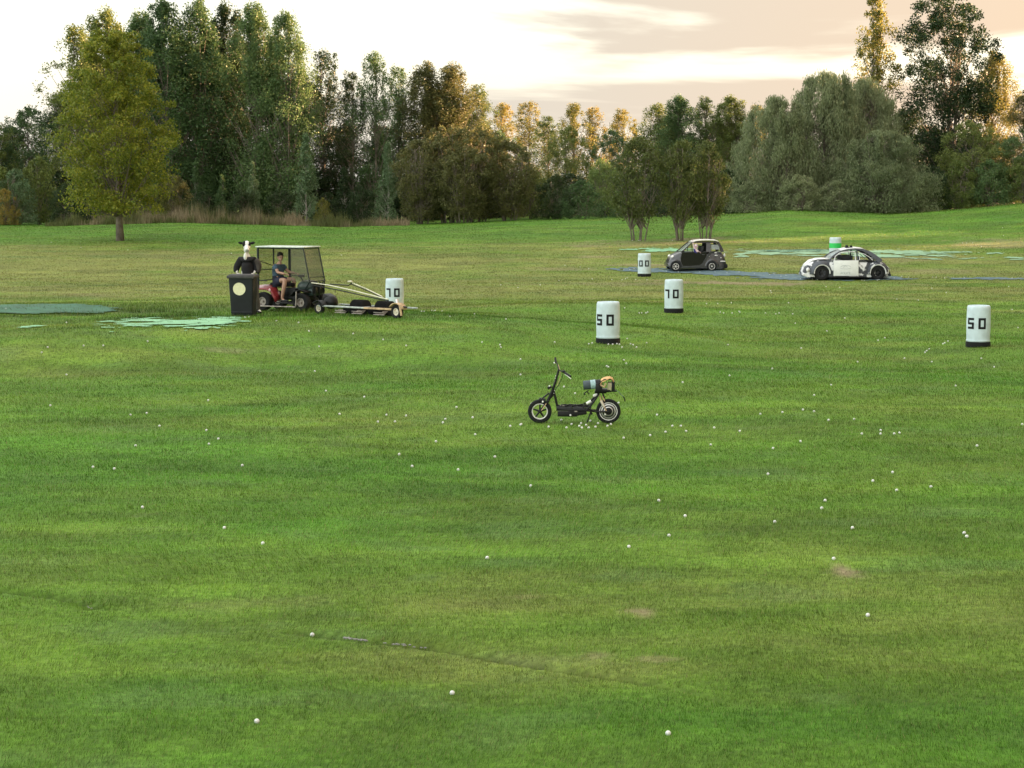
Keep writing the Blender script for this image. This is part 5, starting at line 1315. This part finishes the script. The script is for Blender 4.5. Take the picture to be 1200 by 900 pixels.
# ------------------------------------------------------------------ ball picker
def picker():
    A = at(374.5, 368); B = at(465.5, 373); 
    dv = B-A; Ln = math.hypot(dv.x, dv.y); yaw = math.atan2(dv.y, dv.x); k = A.y/F/5.0; pitch = math.atan2(dv.z, Ln)
    root = empty('ball_picker', A, yaw, 'low wide golf ball picker frame on long arms in front of the buggy', 'ball picker')
    root.rotation_euler = (0, -pitch, yaw)
    M_rimw = mat('cream_rim', (.66, .62, .50), .5, var=.2)
    wheel(root, (0, 0, .165), .165, .12, .095, M_rimw, 5); wheel(root, (Ln, 0, .175), .185, .14, .10, M_rimw, 0)
    z1 = .235
    mb = MB()
    mb.box((Ln*.30, -.02, z1), (Ln*.60, .05, .045), None, .006); mb.box((Ln*.5, .8, z1), (Ln, .05, .045), None, .006); mb.box((.05, .4, z1-.002), (.05, .8, .04), None, .006); mb.box((Ln*.545, .4, z1-.002), (.05, .75, .04), None, .006)
    mb.build('frame', mat('pale_grey_metal', (.42, .46, .44), .45, .5, var=.3, scale=12), root)
    mb = MB(); mb.box((Ln*.79, -.02, z1), (Ln*.40, .055, .05), None, .006); mb.box((Ln-.06, .2, z1-.002), (.06, .4, .045), None, .006); mb.build('frame_end', M_tan, root)
    for cx in (Ln*.40, Ln*.72):
        # drum of stacked rubber discs, axis roughly across, seen as a wide dark roll
        n = 15; rb = None
        mb = MB(); Mr = T(cx-.24, .42, .22) @ Matrix.Rotation(PI/2, 4, 'Y')
        prof = []
        for i in range(n):
            z = i*.48/n; prof += [(.16, z), (.205, z+.006), (.205, z+.014), (.16, z+.022)]
        mb.lathe(prof, 28, Mr); mb.build('disc_drum', M_blk, root)
        MB().tube([(cx-.34, .42, .21), (cx+.34, .42, .21)], .02, 8).build('drum_axle', M_steel, root)
        mb = MB(); Mr = T(cx-.30, .14, .16) @ Matrix.Rotation(PI/2, 4, 'Y')
        prof = [(a*.55, b) for a, b in prof]; mb.lathe(prof, 24, Mr); mb.build('disc_drum', M_blk, root)
    # combs / baskets with balls
    for cx in (Ln*.28, Ln*.50, Ln*.78):
        mb = MB()
        for i in range(10): mb.tube([(cx-.18+.04*i, -.03, .06), (cx-.18+.04*i, .12, .16)], .007, 5)
        mb.tube([(cx-.2, -.03, .07), (cx+.2, -.03, .07)], .012, 6); mb.tube([(cx-.2, -.03, .13), (cx+.2, -.03, .13)], .009, 6); mb.build('comb', M_rustgrey, root)
    # corner yoke, stub
    rows = []
    for i in range(9):
        a = R(15+i*17); rows.append([(Ln+.02+.24*math.cos(a), y, .20+.21*math.sin(a)) for y in (-.11, 0, .11)])
    MB().grid(rows).build('wheel_guard', M_tan, root, solid=.02)
    MB().tube([(Ln+.17, -.08, .36), (Ln+.21, -.09, .24), (Ln+.25, -.1, .08)], .03, 8).build('drop_leg', M_tan, root)
    MB().tube([(Ln+.02, 0, .38), (Ln-.03, .02, .50)], .05, 10).build('ball_joint', M_steel, root)
    MB().tube([(Ln+.12, .0, .32), (Ln+.35, .02, .31)], .022, 8).build('stub', M_black, root)
    rows = []
    for i in range(7):
        a = R(20+i*20); rows.append([(.0+.22*math.cos(a), y, .165+.215*math.sin(a)) for y in (-.09, .1)])
    MB().grid(rows).build('wheel_guard', M_dgrey, root, solid=.015)
    mb = MB(); mb.blob((.10, .35, .32), (.22, .20, .20), 2); mb.box((-.02, .40, .42), (.25, .3, .22), Matrix.Rotation(R(20), 3, 'Y'), .03); mb.build('gearbox', M_black, root)
    # push arms
    Z = lambda py: (480-py)*k
    def X(px): return (px-620)*k/math.cos(yaw)
    mb = MB(); mb.tube([(X(520), .30, Z(303)), (X(640), .25, Z(312)), (X(800), .15, Z(334)), (X(1000), .03, Z(368)), (X(1048), 0, Z(375))], .015, 8); mb.build('push_arm_or_shade', mat('pale_yellow_tube', (.62, .60, .46), .45, .3, var=.3, scale=14), root)
    mb = MB(); mb.tube([(X(540), .28, Z(318)), (X(700), .2, Z(336)), (X(1000), .04, Z(379)), (X(1048), .01, Z(381))], .016, 8); mb.build('push_arm_or_shade', M_black, root)  # shaded underside of the near arm, made as its own black tube
    mb = MB(); mb.tube([(X(740), .55, Z(297)), (X(860), .35, Z(325)), (X(1000), .08, Z(362))], .012, 8); mb.build('push_arm_or_shade', MATS['pale_yellow_tube'], root)
    mb = MB(); mb.tube([(X(735), .55, Z(305)), (X(860), .36, Z(334)), (X(1010), .08, Z(372))], .014, 8); mb.tube([(X(590), .6, Z(310)), (X(720), .55, Z(312)), (X(740), .55, Z(296))], .016, 8); mb.build('push_arm_or_shade', M_black, root)  # first tube blacks in the far arm's underside shade, second is a link
    MB().tube([(X(722), .5, Z(290)), (X(748), .5, Z(288))], .022, 8).build('arm_cap', MATS['pale_yellow_tube'], root)
    MB().tube([(X(688), .2, Z(334)), (X(688), .2, Z(356))], .010, 6).build('chain', M_black, root)
picker()

# ------------------------------------------------------------------ gravel in the crack
r2 = random.Random(4); mb = MB()
for k in range(60):
    px = r2.choice([r2.uniform(402, 430), r2.uniform(448, 500), r2.uniform(95, 108) if k % 6 == 0 else r2.uniform(402, 430)])
    py = (np.interp(px, [95, 110, 350, 395, 450, 520], [707, 712, 738, 744, 751, 759]))+r2.uniform(.5, 2.5)
    x, y = pix_w(px, py); s = r2.uniform(.006, .016)
    mb.blob((x, y, max(hz(x, y), hz(x, y-.12)-.012)+s*.4+.012), (s*1.3, s, s*.6), 1, Matrix.Rotation(r2.random()*3, 3, 'Z'), .15)
tag(mb.build('gravel', mat('grey_gravel', (.20, .20, .19), .9, var=.35, scale=20), None, smooth=False), 'pale grey gravel bits lying in the narrow crack across the near lawn', 'gravel', kind='stuff')

# ------------------------------------------------------------------ golf balls
BALLS = """59,475 153,486 172,484 187,499 242,504 256,514 245,520 159,522 109,547 134,549 284,545 167,594 263,618 308,636 366,743 398,485 244,469
427,465 535,477 453,486 476,487 443,494 463,494 522,491 519,495 554,489 511,517 557,509 468,532 483,546 537,550 580,535 611,497 598,499 622,569 772,586 784,627 731,513 762,510 780,506 788,499 798,499 770,486 571,653 737,640
610,421 711,429 713,430 731,422 734,426 661,453 674,461 610,439 623,473 610,497.5 643,500 664,501 658,492 670,497 679,499 681,496 682,501 690,501 687,498 698,500 701,496 692,493 712,499 716,497 725,472
974,451 954,463 941,480 954,482 917,483 891,485 1001,491 971,492 804,505 867,505 837,501 1010,508 1032,504 1032,508 1048,508 1054,507 833,521 938,517 906,525 1145,522 1198,497 900,555 1023,563 1091,570 1046,553 967,586 963,595 908,611 999,618 1130,624 1133,628 977,654 1051,574 803,604 1017,720
530,811 783,858 301,844
494,365 497,365 506,364 508,365 510,364 518,365 527,371 556,368 593,374 565,401 587,407 476,405 587,334 607,337 633,334 656,353 732,361 749,367 752,367 757,367 759,366 690,403 694,402 713,403.5 718,403.5 723,403 729,407 726,403.5 739,403 742,404 746,407 758,402 735,397 650,401
857,355 828,356 841,356 844,366 848,367 858,367 866,365 867,366 903,341 904,343 924,355 897,367 909,368 913,367 929,368 932,379 968,336 984,337 853,404 969,388 1051,351 1076,352 1097,325 1107,326 1109,343 1186,363 1193,384 990,373 1029,399 1037,396 1111,400 1105,403 1107,402 1089,409 1084,413 1086,411 1060,420 939,408
838,319 852,320 866,319 884,321 902,322 907,321 915,324 921,323 938,327 943,326.5 952,327 958,328 1010,328.5 1013,329 1028,328.5 1030,328 1037,326 1043,326 1048,326 1057,324 1065,325 1093,325 1130,326 1186,326 777,317 781,318 795,319 820,319 662,311 680,313 690,315 731,316 738,316 743,315 655,329 694,327 717,328 729,328 733,327 735,326 745,328 758,328
741,282 748,282 750,282 788,282 796,281 1128,285 1133,285 1140,285 1175,267 1184,266 1176,276 1150,289 1092,338 1182,336 942,340
98,405 56,407 49,413 121,405 173,400 362,388 414,391 374,406 449,398 369,435 382,458 586,404 78,439 7,362 78,378 233,374 271,297 247,305 400,299 459,318 287,372 292,371.5 95,290 60,284 150,293 324,376 350,378 1092,424 1150,420 855,440 905,432 1005,424 1165,430 800,448 1120,452""".split()
M_ball = mat('golf_ball_white', (.66, .67, .65), .5, var=.12, scale=30)
mb = MB(); mb.b.free(); mb = MB()
g = bmesh.ops.create_icosphere(mb.b, subdivisions=3, radius=.0206)
ball_me = bpy.data.meshes.new('golf_ball'); mb.b.to_mesh(ball_me); mb.b.free(); ball_me.materials.append(M_ball)
for p_ in ball_me.polygons: p_.use_smooth = True
UNIQ = {(366, 743): 'white golf ball lying at the left end of the crack in the near lawn', (783, 858): 'nearest white golf ball, close to the bottom of the picture', (530, 811): 'small white golf ball alone below the crack in the near lawn',
        (301, 844): 'white golf ball low in the grass in the near left foreground', (977, 654): 'white golf ball just behind the round bare patch on the right', (308, 636): 'nearer of two single golf balls on the left of the near lawn', (263, 618): 'farther of two single golf balls on the left of the near lawn',
        (167, 594): 'single golf ball by a pale patch on the left lawn', (1130, 624): 'farther ball of a touching pair on the right lawn', (1133, 628): 'nearer ball of a touching pair on the right lawn', (1017, 720): 'single golf ball on the right of the near lawn behind nothing else'}
UNIQ[(1017, 720)] = 'single golf ball on the near right lawn, closer than the round bare patch'
def zone(x, y):
    if y < 300: return 'white golf ball far off on the bank below the wood'
    if y < 331: return ('white golf ball near the barrel showing 00' if x < 765 else 'white golf ball on the blue strip in front of the cars')
    if y < 345 and x > 640: return 'white golf ball just in front of the cars and blue strip'
    if y < 382 and x > 720: return 'white golf ball near the 70 barrel in front of the cars'
    if y < 382 and x > 480: return 'white golf ball to the right of the ball picker'
    if y < 382: return 'white golf ball on the mound by the bin and the mats'
    if y < 415 and 680 < x < 765: return 'white golf ball gathered at the foot of the middle 50 barrel'
    if y < 440 and x > 765: return 'white golf ball on the field left of the right-hand 50 barrel'
    if y < 445 and x < 480: return 'white golf ball on the slope below the buggy'
    if y < 475 and x < 765: return 'white golf ball behind the scooter'
    if 590 < x < 735 and y < 505: return 'white golf ball scattered around the wheels of the scooter'
    if x < 330: return 'white golf ball on the left part of the lawn'
    if x < 735: return 'white golf ball on the lawn to the left and below the scooter'
    if y < 530: return 'white golf ball on the lawn right of the scooter'
    return 'white golf ball on the open lawn at the right'
ONES = ['', 'first', 'second', 'third', 'fourth', 'fifth', 'sixth', 'seventh', 'eighth', 'ninth', 'tenth', 'eleventh', 'twelfth', 'thirteenth', 'fourteenth', 'fifteenth', 'sixteenth', 'seventeenth', 'eighteenth', 'nineteenth', 'twentieth']
def ordinal(n): return ONES[n] if n <= 20 else 'twenty-'+ONES[n-20] if n < 30 else 'thirtieth' if n == 30 else 'thirty-'+ONES[n-30] if n < 40 else 'fortieth'
ZB = {}
for s_ in BALLS:
    a, b = map(float, s_.split(','))
    if (int(a), int(b)) not in UNIQ: ZB.setdefault(zone(a, b), []).append((a, b))
for v_ in ZB.values(): v_.sort()
for s_ in BALLS:
    a, b = s_.split(','); a, b = float(a), float(b)
    q_ = at(a, b, .02); o = bpy.data.objects.new('golf_ball', ball_me); C.objects.link(o)
    d = q_.y
    o.location = (q_.x, q_.y, q_.z+.008+min(.020, .0003*d)); o.rotation_euler = (random.random()*3, random.random()*3, 0)
    u = UNIQ.get((int(a), int(b)))
    if u: tag(o, u, 'golf ball', 'golf balls lying singly on the near lawn')
    else:
        z_ = zone(a, b); tag(o, ordinal(ZB[z_].index((a, b))+1)+' golf ball from the left'+z_.replace('white golf ball', ''), 'golf ball', z_.replace('white golf ball', 'golf balls'))
print('balls', len(BALLS))
